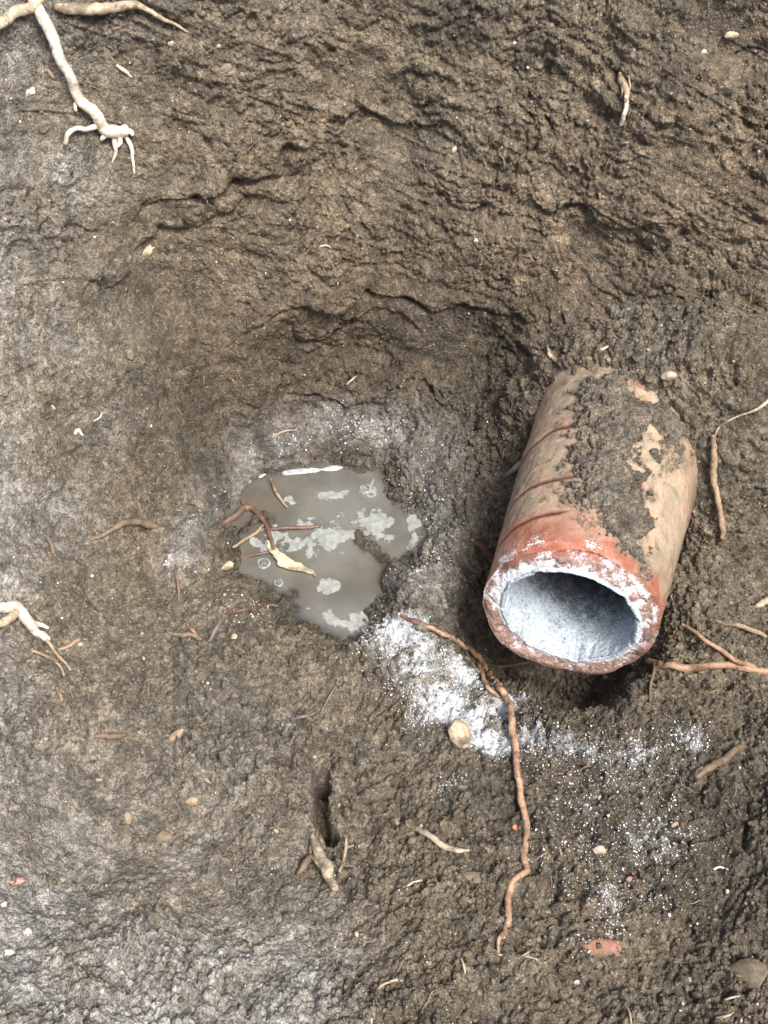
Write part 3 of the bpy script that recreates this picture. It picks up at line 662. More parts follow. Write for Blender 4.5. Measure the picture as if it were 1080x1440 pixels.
# ------------------------------------------------------------------ roots
def tube(pts, rads, sides=10, rough=.10, seed=0, wob=.35):
    pts = np.asarray(pts, float); rads = np.asarray(rads, float); n = len(pts)
    L = np.concatenate([[0], np.cumsum(np.linalg.norm(np.diff(pts, axis=0), axis=1))])
    ex = np.vstack([2 * pts[0] - pts[1], pts, 2 * pts[-1] - pts[-2]]); out = []; ro = []
    for i in range(n - 1):
        m_ = max(3, int((L[i + 1] - L[i]) / .0016))
        for t in np.linspace(0, 1, m_, endpoint=(i == n - 2)):
            p0, p1, p2, p3 = ex[i:i + 4]
            out.append(.5 * (2 * p1 + (p2 - p0) * t + (2 * p0 - 5 * p1 + 4 * p2 - p3) * t * t + (3 * p1 - p0 - 3 * p2 + p3) * t ** 3)); ro.append(rads[i] * (1 - t) + rads[i + 1] * t)
    C = np.array(out); ro = np.array(ro); k = len(C)
    Cn = (C * 1.0).astype(F) + seed * .13
    jit = np.stack([fbm(Cn, 55, 3, 800 + seed + q_) for q_ in range(3)], 1); C = C + jit * (ro * wob * 2.0)[:, None]
    T = np.gradient(C, axis=0); T /= np.linalg.norm(T, axis=1, keepdims=True) + 1e-9
    up = np.array((.13, -.5, .86)); B = np.cross(T, up); B /= np.linalg.norm(B, axis=1, keepdims=True) + 1e-9; Nn = np.cross(B, T)
    a = np.linspace(0, 2 * np.pi, sides, endpoint=False)
    V = C[:, None, :] + (B[:, None, :] * np.cos(a)[None, :, None] + Nn[:, None, :] * np.sin(a)[None, :, None]) * ro[:, None, None]
    Vf = V.reshape(-1, 3); nn = fbm(Vf.astype(F), 330, 2, 840 + seed) + .9 * np.repeat(fbm(Cn, 60, 3, 860 + seed), sides)
    Vf = Vf + (Vf - np.repeat(C, sides, axis=0)) * (nn * rough)[:, None]
    Vf = np.vstack([Vf, C[0] - T[0] * ro[0] * .5, C[-1] + T[-1] * ro[-1] * .6]); Fq = grid_faces(k, sides, True)
    j = np.arange(sides); j2 = (j + 1) % sides
    c0 = np.stack([np.full(sides, k * sides), j2, j, j], -1); c1 = np.stack([np.full(sides, k * sides + 1), (k - 1) * sides + j, (k - 1) * sides + j2, (k - 1) * sides + j2], -1)
    Fall = [tuple(f_) for f_ in Fq] + [tuple(f_[:3]) for f_ in c0] + [tuple(f_[:3]) for f_ in c1]
    return Vf, Fall
def poly_obj(name, V, Fl, mat, parent=None):
    me = bpy.data.meshes.new(name); me.from_pydata([tuple(v) for v in V], [], Fl); me.polygons.foreach_set('use_smooth', [True] * len(me.polygons)); me.materials.append(mat)
    o = bpy.data.objects.new(name, me); COL.objects.link(o)
    if parent: o.parent = parent
    return o
SEED = [0]
def root_mesh(path, name, mat, parent=None, lift=.45, wob=.35):
    """path: (px, py, radius in px[, extra lift in mm])"""
    SEED[0] += 1; pts = []; rad_ = []
    for ip, p in enumerate(path):
        c_, n_, k = at(p[0], p[1]); r = p[2] * k * (.78 if p[2] < 5 else .86); e_ = (p[3] if len(p) > 3 else 0) * .001
        if len(p) > 4:
            q_ = at(p[4], p[5])[2] / TV * 720; c_ = np.array((0, 0, CAMZ)) + ray(p[0], p[1]) * q_
        v = np.array((0, 0, CAMZ)) - c_; v /= np.linalg.norm(v); nn = n_ * .5 + v * .5; nn /= np.linalg.norm(nn)
        sunk = (1.3 if ip in (0, len(path) - 1) and e_ < .0015 and p[1] < 1435 and p[0] > 0 else 0) * r
        pts.append(c_ + nn * (r * lift + .0005 - sunk) + v * e_ * .85); rad_.append(r)
    V, Fl = tube(pts, rad_, seed=SEED[0], wob=wob)
    return poly_obj(name, V, Fl, M[mat], parent), pts[0]
def root(path, mat, label, kids=(), name='root', cat='root', group=None, lift=.45, wob=.35):
    o, p0 = root_mesh(path, name, mat, None, lift, wob); rebase(o, p0); tag(o, label, cat, group)
    for (kname, kpath, kmat) in kids:
        c_, q0 = root_mesh(kpath, kname, kmat, o, lift, wob); c_.data.transform(Matrix.Translation(-Vector(p0)))
    return o
SR = 'side_root'
root([(36, -20, 10, 14), (52, 14, 10, 16), (70, 45, 9.5, 16), (88, 82, 9, 15), (103, 120, 9, 13), (110, 142, 8.5, 11), (130, 158, 9.5, 9), (146, 180, 10, 8), (164, 186, 11, 7), (176, 190, 6, 5)], 'root_white',
     'thick white root hanging down the upper left bank with knobbly forked tip',
     [(SR, [(140, 172, 5, 8), (122, 181, 4.5, 7), (104, 180, 4.5, 8), (95, 188, 4.5, 9), (91, 203, 4, 8)], 'root_white'), (SR, [(176, 190, 4, 5), (184, 206, 3.6, 3), (184, 222, 3, 2), (189, 244, 2, 1)], 'root_white'),
      (SR, [(158, 188, 5, 6), (160, 205, 4, 4), (163, 215, 3, 3), (156, 228, 1.6, 1)], 'root_white'), ('root_nub', [(112, 140, 3, 9), (107, 147, 4, 9), (106, 157, 3, 8)], 'root_white'), ('root_nub', [(164, 184, 6, 7), (172, 178, 6, 8), (178, 178, 4, 8)], 'root_white'),
      ('root_nub', [(172, 188, 6, 7), (182, 186, 5, 7), (187, 190, 3, 6)], 'root_white'), ('root_nub', [(154, 184, 6, 7), (146, 192, 5, 6), (143, 197, 3, 5)], 'root_white'), ('root_nub', [(166, 190, 5, 7), (168, 201, 4.5, 5), (165, 206, 3, 4)], 'root_white')], wob=.25)
root([(-20, 42, 9, 8), (0, 34, 9, 8), (22, 22, 9, 9), (44, 5, 9, 10), (56, -12, 8, 11)], 'root_pale', 'pale tan root crossing the top left corner behind the white root',
     [(SR, [(20, 10, 3, 3), (34, 0, 3, 4), (48, -12, 3, 5)], 'root_brown')])
root([(80, 11, 6, 1), (96, 12, 9, 4), (130, 12, 9, 6), (160, 8, 9, 6), (182, 4, 7, 5), (205, 12, 4.5, 4), (225, 22, 4, 3), (245, 32, 3, 2), (262, 44, 2, 0)], 'root_pale', 'long tapering tan root lying along the top edge right of the white root')
root([(-16, 856, 8, 6), (8, 854, 9, 8), (24, 855, 9, 9), (34, 872, 9, 7), (48, 886, 8, 5), (68, 898, 6, 2)], 'root_white', 'stout whitish forked root jutting in at the left edge, midway up',
     [(SR, [(-12, 886, 8, 2), (4, 872, 8, 4), (20, 860, 7, 6)], 'root_pale'), (SR, [(40, 850, 3, 3), (50, 842, 1.8, 1), (55, 834, 1.0, 0)], 'root_pale'), (SR, [(42, 872, 4, 5), (54, 877, 4, 4), (66, 882, 3, 2)], 'root_white'),
      (SR, [(62, 898, 3.5, 2), (78, 916, 3.5, 2), (98, 940, 3, 1)], 'root_tan'), (SR, [(44, 914, 2.5), (66, 922, 2.5), (82, 936, 2.5), (92, 948, 2)], 'root_tan')])
root([(80, 910, 3), (98, 908, 3.2, 1), (108, 901, 2.8, 1), (122, 896, 2.6)], 'root_tan', 'short tan twig lying just right of the whitish forked root', [(SR, [(96, 908, 2.2), (95, 916, 1.6)], 'root_tan')], 'twig', 'twig')
root([(558, 860, 3, 0), (572, 872, 4, 1), (600, 884, 4.5, 1), (632, 895, 4.5, 2), (656, 912, 4.5, 2), (676, 930, 5, 3), (686, 948, 5, 3), (700, 968, 5.5, 3), (712, 985, 5.5, 3), (720, 1010, 5.5, 3), (722, 1040, 6, 3), (722, 1066, 6, 2),
      (727, 1086, 6, 2), (733, 1112, 6, 3), (739, 1140, 6, 3), (739, 1168, 5.5, 2), (737, 1200, 5.5, 2), (736, 1224, 5.5, 2), (722, 1240, 5.5, 2), (717, 1258, 5.5, 2), (716, 1282, 5.5, 2), (706, 1308, 5, 1), (702, 1322, 4, 1), (700, 1340, 2, 0)],
     'root_orange', 'long orange brown root winding from the puddle down past the white powder',
     [(SR, [(672, 928, 3, 1), (676, 946, 3.5, 1), (684, 968, 4, 1), (696, 976, 4, 2), (704, 974, 3.5, 2)], 'root_orange'), (SR, [(716, 1276, 3.5, 1), (712, 1296, 3.5, 1), (708, 1318, 2, 0)], 'root_pale')], wob=.5)
root([(556, 1157, 3, 0), (580, 1162, 5, 2), (598, 1170, 5, 3), (618, 1186, 5.5, 3), (640, 1194, 5, 2), (658, 1195, 2, 0)], 'root_pale', 'short cream root, wavy, on the floor left of the long orange root', [('root_nub', [(588, 1165, 3, 2), (594, 1158, 4, 2)], 'root_pale')])
root([(561, 1252, 2), (572, 1244, 2.4, 1), (580, 1240, 2.2, 1), (592, 1236, 1.6)], 'root_white', 'tiny white rootlet below the short cream root', (), 'rootlet', 'root')
root([(438, 1176, 4, 6, 500, 1190), (446, 1194, 8, 8, 500, 1200), (456, 1212, 10, 8, 510, 1215), (463, 1228, 9, 6, 515, 1230), (470, 1248, 6, 1)], 'root_pale', 'stubby forked brown root standing at the foot of the narrow slot',
     [(SR, [(418, 1228, 4, 1), (428, 1216, 6, 4), (440, 1205, 5, 7, 510, 1205), (450, 1210, 4, 8, 510, 1210)], 'root_brown'), (SR, [(487, 1176, 2.6, 9, 520, 1180), (487, 1192, 3.2, 8, 520, 1195), (484, 1206, 3, 6, 520, 1206), (478, 1226, 2.6, 4, 515, 1226)], 'root_tan'),
      (SR, [(486, 1192, 2.4, 8, 520, 1195), (497, 1188, 2, 7, 520, 1188)], 'root_tan'), (SR, [(438, 1178, 3, 6, 500, 1190), (437, 1200, 3, 7, 505, 1200), (446, 1214, 3, 7, 510, 1214)], 'root_tan')])
root([(912, 930, 5, 3), (940, 937, 5.5, 5), (975, 940, 6, 6), (1005, 936, 5.5, 6), (1035, 934, 5.5, 5), (1062, 940, 6, 4), (1100, 946, 6, 4)], 'root_orange', 'orange tan root running right from under the pipe mouth',
     [(SR, [(958, 876, 3.2, 2), (985, 895, 4, 4), (1012, 913, 4.5, 5), (1040, 930, 4.5, 5), (1062, 939, 5, 5)], 'root_orange')], wob=.3)
root([(986, 864, 3, 1), (1010, 872, 4, 3), (1036, 880, 4.5, 4), (1060, 886, 4.5, 3), (1076, 894, 4, 1)], 'root_tan', 'straight tan root above the orange one, right of the pipe')
root([(1066, 852, 5, 3), (1078, 843, 6, 6), (1098, 828, 6, 8)], 'root_pale', 'pale root stub poking in at the right edge beside the pipe')
root([(1100, 556, 5, 8), (1080, 565, 4, 8), (1062, 574, 2.6, 6), (1040, 584, 1.8, 5), (1016, 598, 1.5, 4), (1004, 612, 1.5, 2), (994, 630, 1.5, 0)], 'root_pale', 'thin pale rootlet crossing from the right edge to the back of the pipe')
root([(1002, 612, 4, 2), (1004, 640, 5.5, 4), (1005, 672, 5.5, 5), (1008, 705, 5, 4), (1014, 735, 5, 3), (1017, 754, 4, 0)], 'root_tan', 'upright tan root along the right side of the pipe', wob=.3)
root([(762, 614, 5, 5), (752, 630, 6, 6), (740, 645, 6, 5), (724, 658, 5, 3), (708, 670, 2, 0)], 'root_grey', 'grey brown twig tucked against the left side of the pipe', [('twig_tip', [(748, 618, 3, 7), (758, 615, 4, 7)], 'root_pale')], 'twig', 'twig')
root([(768, 486, 2.5, 1), (772, 498, 4, 2), (780, 507, 4, 2), (785, 517, 3, 0)], 'root_pale', 'small pale root stub in the bank above the pipe')
root([(845, 490, 2.5, 1), (855, 487, 2.5, 1)], 'root_white', 'white rootlet fleck in the bank above the pipe, right of the stub', (), 'rootlet', 'root')
root([(662, 758, 4, 2), (676, 772, 6, 5), (690, 788, 7, 6), (702, 802, 6, 3)], 'root_red', 'reddish root stub disappearing under the left of the pipe mouth')
root([(700, 938, 3), (722, 934, 3, 1), (745, 930, 2.5)], 'root_brown', 'dark brown rootlet in the shade under the pipe mouth', (), 'rootlet', 'root')
root([(872, 100, 3, 2), (875, 112, 7, 3), (878, 126, 6, 4), (878, 140, 4, 5)], 'root_tan', 'fibrous brown root with a bright white tip on the upper right bank',
     [('root_tip', [(881, 134, 4, 5), (880, 148, 4.2, 6), (876, 160, 4.2, 6), (873, 176, 3.4, 5)], 'root_white'), (SR, [(868, 108, 1.5, 3), (874, 126, 1.8, 4), (872, 138, 1.4, 3)], 'root_tan'), (SR, [(882, 106, 1.5, 3), (886, 120, 1.8, 4), (882, 134, 1.4, 4)], 'root_tan')])
root([(296, 750, 4, 1), (312, 738, 5, 2), (330, 726, 5.5, 3), (350, 713, 5, 3), (362, 722, 4, 3), (376, 738, 4, 3), (380, 756, 4, 3), (384, 774, 3.5, 2)], 'root_red', 'dark red crooked root lying across the left shore of the puddle',
     [(SR, [(374, 744, 3, 3), (400, 744, 3.6, 3), (428, 742, 3.6, 3), (450, 740, 2.6, 2)], 'root_red'), (SR, [(346, 712, 3, 3), (340, 704, 3, 2)], 'root_red')])
root([(340, 785, 2.5, 1), (358, 780, 3, 2), (380, 776, 3, 2)], 'root_red', 'short red rootlet at the shore beside the bubble', (), 'rootlet', 'root')
root([(381, 674, 2.5, 2), (386, 688, 3, 3), (394, 702, 2.4, 2), (404, 714, 1.8, 2)], 'root_tan', 'thin straw bent over the upper left of the puddle', (), 'straw', 'straw')
root([(330, 768, 2.4, 3), (346, 758, 2.6, 4), (362, 748, 2.6, 4), (370, 738, 2.2, 3)], 'root_tan', 'thin tan root on the mud ridge beside the red root', (), 'rootlet', 'root')
root([(124, 758, 3, 0), (146, 748, 4, 1), (166, 738, 5.5, 2), (186, 734, 6, 3), (204, 738, 6, 3), (220, 738, 4, 1)], 'root_brown', 'reddish brown root half buried in the left bank beside the puddle')
root([(66, 756, 4, 1), (74, 766, 4.5, 1), (78, 780, 3, 0)], 'root_brown', 'short brown root stub on the left bank, left of the half buried root')
root([(234, 888, 3, 0), (250, 892, 4, 1), (266, 893, 4, 2), (280, 898, 4, 1), (291, 905, 3, 0)], 'root_tan', 'forked tan twig on the floor below the puddle ring',
     [(SR, [(264, 878, 3, 1), (270, 886, 3.4, 2), (280, 897, 3, 1)], 'root_orange')], 'twig', 'twig')
root([(309, 872, 4, 1), (300, 886, 4, 1), (290, 908, 3, 0)], 'root_grey', 'dark grey twig touching the forked tan twig', (), 'twig', 'twig')
root([(316, 862, 2.5), (345, 858, 3, 1), (372, 852, 3, 1), (388, 852, 2.4)], 'root_red', 'dull red rootlet along the lower shore of the puddle', (), 'rootlet', 'root')
root([(246, 792, 2), (246, 806, 2.4, 1), (250, 824, 3, 1), (252, 842, 2.4)], 'root_brown', 'brown rootlet at the left end of the white ring line', (), 'rootlet', 'root')
root([(78, 966, 3.2, 2), (82, 978, 3.6, 2), (88, 988, 2.6, 0)], 'root_tan', 'tan root stub in a hollow below the whitish forked root')
root([(134, 1034, 4, 1), (150, 1036, 5, 2), (166, 1034, 5, 1), (176, 1034, 4)], 'root_brown', 'rough brown twig piece on the lower left floor', (), 'twig', 'twig')
root([(520, 1438, 2), (524, 1412, 2.6, 1), (530, 1390, 2.6, 1), (544, 1381, 2.2, 1), (566, 1379, 1.6)], 'root_pale', 'thin cream rootlet curling up from the bottom edge', (), 'rootlet', 'root')
root([(650, 1344, 1.8), (653, 1358, 2.2, 1), (655, 1372, 1.4)], 'root_white', 'thin white rootlet left of the long root end', (), 'rootlet', 'root')
root([(700, 1342, 1.8, 1), (724, 1342, 2, 1), (744, 1344, 2, 1), (768, 1354, 1.6)], 'root_pale', 'thin branching rootlet at the lower end of the long root', [(SR, [(730, 1344, 1.4, 1), (742, 1338, 1.4, 1), (748, 1328, 1)], 'root_pale')], 'rootlet', 'root')
root([(876, 1410, 1.8), (884, 1424, 2.2, 1), (888, 1438, 2)], 'root_pale', 'cream rootlet at the bottom edge right of centre', (), 'rootlet', 'root')
root([(1018, 1406, 1.6), (1030, 1402, 2, 1), (1040, 1401, 1.4)], 'root_pale', 'short pale rootlet below the flat pale stone', (), 'rootlet', 'root')
root([(1006, 1430, 1.6), (1022, 1426, 2.2, 1), (1034, 1420, 1.6)], 'root_pale', 'cream rootlet in the bottom right corner', (), 'rootlet', 'root')
root([(540, 1382, 1.6), (552, 1378, 2.0, 1), (568, 1376, 1.4)], 'root_pale', 'stray rootlet beside the curling bottom rootlet', (), 'rootlet', 'root')
root([(1002, 1222, 1.6), (1012, 1220, 2, 1), (1024, 1222, 1.5)], 'root_white', 'pale rootlet on the floor near the right bank', (), 'rootlet', 'root')
root([(976, 1092, 4, 1), (996, 1080, 6, 2), (1014, 1068, 7, 3), (1030, 1056, 6, 2), (1044, 1046, 5, 0)], 'root_brown', 'brown root half buried below the right bank')
root([(912, 985, 2), (914, 965, 2.6, 2), (918, 945, 2.6, 3), (918, 930, 2.4, 3)], 'root_brown', 'thin dark root hanging under the right of the pipe mouth')
root([(980, 975, 1.6), (1000, 972, 2, 1), (1012, 964, 1.4)], 'root_brown', 'thin brown rootlet below the orange tan root', (), 'rootlet', 'root')
root([(452, 1000, 1.6), (462, 982, 2, 2), (470, 964, 1.4)], 'root_grey', 'thin grey rootlet standing below the puddle', (), 'rootlet', 'root')
root([(408, 1010, 2.4), (430, 1006, 3, 1), (444, 1000, 2)], 'root_grey', 'dark twig lying above the slot crevice', (), 'twig', 'twig')
root([(165, 92, 3, 1), (174, 100, 3.4, 2), (184, 108, 2.4)], 'root_white', 'short white rootlet right of the thick white root', (), 'rootlet', 'root')
root([(66, 98, 3, 1), (72, 108, 4, 1), (78, 112, 3)], 'root_tan', 'small tan root stub left of the thick white root')
root([(487, 540, 1.4), (496, 534, 1.8, 1), (500, 528, 1.2)], 'root_pale', 'hair thin pale rootlet at the bank foot above the puddle', (), 'rootlet', 'root')
root([(386, 612, 1.6), (400, 606, 2, 1), (416, 604, 1.4)], 'root_tan', 'thin tan rootlet on the slope above the foam line', (), 'rootlet', 'root')
root([(448, 346, 1.6), (456, 344, 2, 1), (464, 348, 1.4)], 'root_pale', 'tiny curled rootlet in the middle of the back bank', (), 'rootlet', 'root')
root([(104, 610, 3, 1), (110, 604, 3, 1), (116, 612, 2)], 'root_white', 'pale rootlet knot on the left bank', (), 'rootlet', 'root')
root([(130, 592, 1.8), (138, 588, 2.2, 1), (143, 580, 1.6)], 'root_pale', 'pale rootlet just above the rootlet knot', (), 'rootlet', 'root')

# ------------------------------------------------------------------ stones, chips, shards
def lump(name, px, py, wpx, hpx, rot, mat, label, cat, flat=.6, sink=.25, angular=.5, group=None):
    SEED[0] += 1; s = SEED[0]; c_, n_, k = at(px, py)
    bm = bmesh.new(); bmesh.ops.create_icosphere(bm, subdivisions=4, radius=1)
    V = np.array([v.co[:] for v in bm.verts]); rs = np.random.default_rng(s)
    for _ in range(9):
        d = rs.normal(size=3); d /= np.linalg.norm(d); h = .62 + .3 * rs.random(); e_ = V @ d - h
        V = V - np.outer(np.clip(e_, 0, 9) * (.5 + .5 * angular), d)
    V = V * (1 + .12 * fbm((V * 1.0).astype(F) + s, 1.6, 4, 950 + s))[:, None] * (1 + .05 * fbm((V + s).astype(F), 6, 3, 951 + s))[:, None]
    sh_ = .8 if max(wpx, hpx) < 20 else 1.0; rx, ry = wpx * k / 2 * sh_, hpx * k / 2 * sh_; rz = min(rx, ry) * flat
    V = V / np.abs(V).max(0) * np.array((rx, ry, rz))
    n_ = n_ * .6 + np.array((0, -.45, .89)) * .6; n_ = Vector(n_).normalized(); r_ = Vector((1, 0, 0)); r_ = (r_ - n_ * r_.dot(n_)).normalized(); u_ = n_.cross(r_)
    Mx = Matrix((r_, u_, n_)).transposed() @ Matrix.Rotation(rot, 3, 'Z')
    for v, p in zip(bm.verts, V): v.co = Mx @ Vector(p)
    for f_ in bm.faces: f_.smooth = True
    me = bpy.data.meshes.new(name); bm.to_mesh(me); bm.free(); me.materials.append(M[mat])
    o = bpy.data.objects.new(name, me); COL.objects.link(o); o.location = Vector(c_) + n_ * (rz * (1 - 2 * sink) * .6 - .0008 - .12 * rz)
    tag(o, label, cat, group); return o
lump('stone', 646, 1032, 38, 44, .3, 'stone_pale', 'knobbly buff stone lying on the white powder', 'stone', .8, .2)
lump('stone', 668, 1236, 56, 26, -.25, 'stone_brown', 'flat brown stone left of the long root', 'stone', .5, .2)
lump('stone', 702, 1180, 18, 16, .2, 'stone_pale', 'small pale stone just left of the long root', 'stone', .7, .2)
lump('stone', 940, 528, 24, 16, -.3, 'stone_pale', 'pale pebble on the bank above the pipe end', 'stone', .8, .1)
lump('stone', 204, 354, 16, 26, -.5, 'stone_pale', 'tall pale pebble in the left back bank', 'stone', .7, .3)
lump('stone', 1046, 1372, 70, 50, .1, 'stone_brown', 'broad flat brown stone embedded in the bottom right corner', 'stone', .35, .4)
lump('stone', 1030, 48, 26, 14, .1, 'stone_pale', 'buff stone in the upper right bank', 'stone', .7, .2)
lump('stone', 318, 92, 20, 14, .2, 'stone_grey', 'grey pebble in the upper left bank', 'stone', .6, .3)
lump('stone', 308, 64, 13, 9, .1, 'stone_white', 'white pebble in the upper left bank above the grey one', 'stone', .7, .2)
lump('stone', 240, 60, 14, 14, .4, 'stone_white', 'bright white pebble below the long tapering root', 'stone', .7, .2)
lump('stone', 40, 128, 20, 12, .4, 'stone_white', 'pale flinty chip left of the thick white root', 'stone', .5, .3)
lump('stone', 128, 808, 10, 8, .4, 'stone_white', 'tiny white pebble on the left bank', 'stone', .6, .3)
lump('stone', 319, 795, 20, 14, .5, 'stone_pale', 'pale pebble at the left shore of the puddle', 'stone', .8, .1)
lump('stone', 329, 896, 14, 18, -.3, 'stone_pale', 'angular pale pebble right of the dark grey twig', 'stone', .7, .2)
lump('stone', 230, 1176, 26, 22, .3, 'stone_brown', 'brown stone on the lower left floor', 'stone', .6, .3)
lump('stone', 672, 1395, 16, 12, 0, 'stone_grey', 'grey pebble below the end of the long root', 'stone', .7, .2)
lump('stone', 845, 1195, 20, 14, .2, 'stone_pale', 'buff pebble in the sparse white powder', 'stone', .6, .3)
lump('stone', 907, 1178, 12, 16, .4, 'stone_pale', 'little buff pebble right of the sparse powder', 'stone', .6, .3)
lump('stone', 970, 1376, 10, 12, .4, 'stone_pale', 'small tan pebble left of the broad flat stone', 'stone', .6, .3)
lump('stone', 36, 1310, 18, 14, .4, 'stone_white', 'whitish stone on the lower left slope', 'stone', .6, .3)
lump('stone', 810, 1380, 12, 9, .2, 'stone_white', 'white pebble below the brick fragment', 'stone', .6, .3)
lump('stone', 668, 338, 9, 9, .2, 'stone_white', 'tiny white pebble in the middle of the back bank', 'stone', .6, .3)
lump('stone', 990, 72, 12, 9, .2, 'stone_white', 'white pebble on the upper right bank', 'stone', .6, .3)
lump('brick_fragment', 836, 1336, 78, 34, .12, 'brick', 'red brick fragment embedded in the floor near the bottom', 'brick', .45, .42)
lump('clay_shard', 725, 1163, 10, 12, .1, 'shard_orange', 'bright orange clay crumb touching the long root', 'shard', .7, .2)
lump('clay_shard', 20, 1238, 40, 13, .3, 'shard_pink', 'pink clay shard at the lower left edge', 'shard', .7, .2)
lump('clay_shard', 885, 1236, 16, 12, .3, 'shard_pink', 'small pink clay shard in the sparse white powder', 'shard', .7, .2)
lump('wood_chip', 242, 1036, 42, 13, .6, 'chip', 'tan wood chip lying on the lower left floor', 'wood chip', .8, .1)
lump('wood_chip', 180, 1148, 11, 22, .25, 'chip', 'upright tan wood chip below the rough brown twig', 'wood chip', .8, .1)
lump('wood_chip', 154, 1120, 9, 14, -.4, 'chip', 'small tan wood chip left of the upright one', 'wood chip', .8, .1)
lump('wood_chip', 268, 1126, 22, 14, .2, 'chip', 'curled tan wood chip in a small hollow', 'wood chip', .8, .1)
lump('wood_chip', 290, 1098, 18, 8, -.5, 'chip', 'slim tan wood chip above the curled one', 'wood chip', .8, .1)
lump('wood_chip', 138, 1096, 16, 7, 0, 'chip', 'flat tan wood chip below the rough brown twig', 'wood chip', .8, .1)
lump('wood_chip', 952, 1158, 20, 9, .3, 'root_orange' if False else 'chip', 'reddish wood chip near the right bank', 'wood chip', .8, .1)
lump('white_flake', 8, 1338, 22, 10, .2, 'stone_white', 'white flake at the lower left edge', 'flake', .5, .1)
lump('white_flake', 4, 1272, 12, 14, -.6, 'stone_white', 'small white flake above the other at the left edge', 'flake', .5, .1)
# the yellow husk floating in the puddle: a curved tapering leaf with thickness
def husk():
    spine = [(376, 762), (385, 778), (398, 792), (414, 800), (430, 803), (446, 812)]; wid = (2, 6, 9, 8, 4, 1)
    C = np.array([on_water(*p)[0] for p in spine]); k = on_water(400, 790)[1]
    tq = np.linspace(0, len(spine) - 1, 60); c = np.stack([np.interp(tq, range(len(spine)), C[:, a_]) for a_ in range(3)], 1); w = np.interp(tq, range(len(spine)), wid) * k
    T = np.gradient(c, axis=0); T /= np.linalg.norm(T, axis=1, keepdims=True); S_ = np.stack([-T[:, 1], T[:, 0], T[:, 2] * 0], 1)
    a = np.linspace(0, 2 * np.pi, 16, endpoint=False)
    V = c[:, None, :] + S_[:, None, :] * (np.cos(a)[None, :, None] * w[:, None, None]); V[:, :, 2] = WATER + .0022 + np.sin(a)[None, :] * .0012 + (np.cos(a)[None, :] ** 2) * .0025 * (w[:, None] / w.max())
    V = V.reshape(-1, 3); V = V + np.stack([fbm(V.astype(F), 140, 3, 970 + q_) for q_ in range(3)], 1) * np.array((.0022, .0022, .0010))
    o = mesh_obj('leaf_husk', V, grid_faces(60, 16, True), M['leaf']); rebase(o, (c[30][0], c[30][1], WATER)); tag(o, 'pale yellow leaf husk floating in the left of the puddle', 'leaf')
husk()

# ------------------------------------------------------------------ loose crumbs, fibres and lime flecks
bm = bmesh.new(); bmesh.ops.create_icosphere(bm, subdivisions=1, radius=1); ICV = np.array([v.co[:] for v in bm.verts]); ICF = np.array([[v.index for v in f_.verts] for f_ in bm.faces]); bm.free()
vis = HB[HB >= 0]; vis = vis[(rp[vis] > 1.04)]
def axial(P):
    a_ = (P - PM) @ PD; q_ = np.linalg.norm(P - PM - a_[:, None] * PD, axis=1); return (q_ < PRAD + .006) & (a_ > -.01) & (a_ < .30)
def scatter(name, idx, size, mat, tones, squash=.7, jag=.3):
    n_ = len(idx); rs = np.random.default_rng(len(name)); V = ICV[None] * (1 + jag * rs.normal(size=(n_, len(ICV), 1))) * size[:, None, None] * rs.uniform(.45, 1.5, (n_, 1, 3))
    th_ = rs.random(n_) * 6.28; ct, st_ = np.cos(th_)[:, None], np.sin(th_)[:, None]; vx = V[:, :, 0] * ct - V[:, :, 1] * st_; vy = V[:, :, 0] * st_ + V[:, :, 1] * ct
    N_ = N1[idx]; A = np.cross(N_, np.array((.3, .1, .95))); A /= np.linalg.norm(A, axis=1, keepdims=True) + 1e-9; B = np.cross(N_, A)
    Vw = P1[idx][:, None, :] + A[:, None] * vx[:, :, None] + B[:, None] * vy[:, :, None] + N_[:, None] * (V[:, :, 2] * squash + size[:, None] * .25)[:, :, None]
    Fq = (ICF[None] + (np.arange(n_) * len(ICV))[:, None, None]).reshape(-1, 3)
    return mesh_obj(name, Vw.reshape(-1, 3), Fq, M[mat], attrs=dict(tone=np.repeat(tones, len(ICV))) if tones is not None else None, smooth=False)
idx = rng.choice(vis, 52000, replace=False); idx = idx[~axial(P1[idx])]
pk = sstep(-.5, .7, patchy[idx]) * (1 - .8 * smooth[idx]) * (1 - .6 * back[idx]); idx = idx[rng.random(len(idx)) < .15 + .85 * pk]
sz = np.clip(np.exp(rng.normal(-7.20, .42, len(idx))), .0004, .0034)
tn = np.clip(rng.beta(2.2, 2.6, len(idx)) * .75 + (rng.random(len(idx)) < .05) * .5, 0, 1)
g = scatter('soil_crumbs', idx, sz, 'litter', tn); tag(g, 'loose brown soil crumbs and grit strewn over the pit', 'soil crumbs', kind='stuff')
bm = bmesh.new(); bmesh.ops.create_icosphere(bm, subdivisions=3, radius=1); CLV = np.array([v.co[:] for v in bm.verts]); CLF = np.array([[v.index for v in f_.verts] for f_ in bm.faces]); bm.free()
idx = rng.choice(vis, 2600, replace=False); idx = idx[~axial(P1[idx])]
idx = idx[(rng.random(len(idx)) < (.12 + .88 * sstep(-.3, .5, patchy[idx])) * (1 - .85 * back[idx]) * (1 - smooth[idx]) * (1 - .6 * white[idx]))]
nC_ = len(idx); szc = np.clip(np.exp(rng.normal(-6.15, .38, nC_)), .0011, .0052)
V = np.repeat(CLV[None], nC_, 0) * rng.uniform(.65, 1.25, (nC_, 1, 3)); offs = rng.random((nC_, 1, 3)) * 40
nz_ = fbm((CLV[None] * 1.0 + offs).reshape(-1, 3).astype(F), 1.5, 4, 640, .6).reshape(nC_, -1, 1); V = V * (1 + .42 * nz_) * szc[:, None, None]
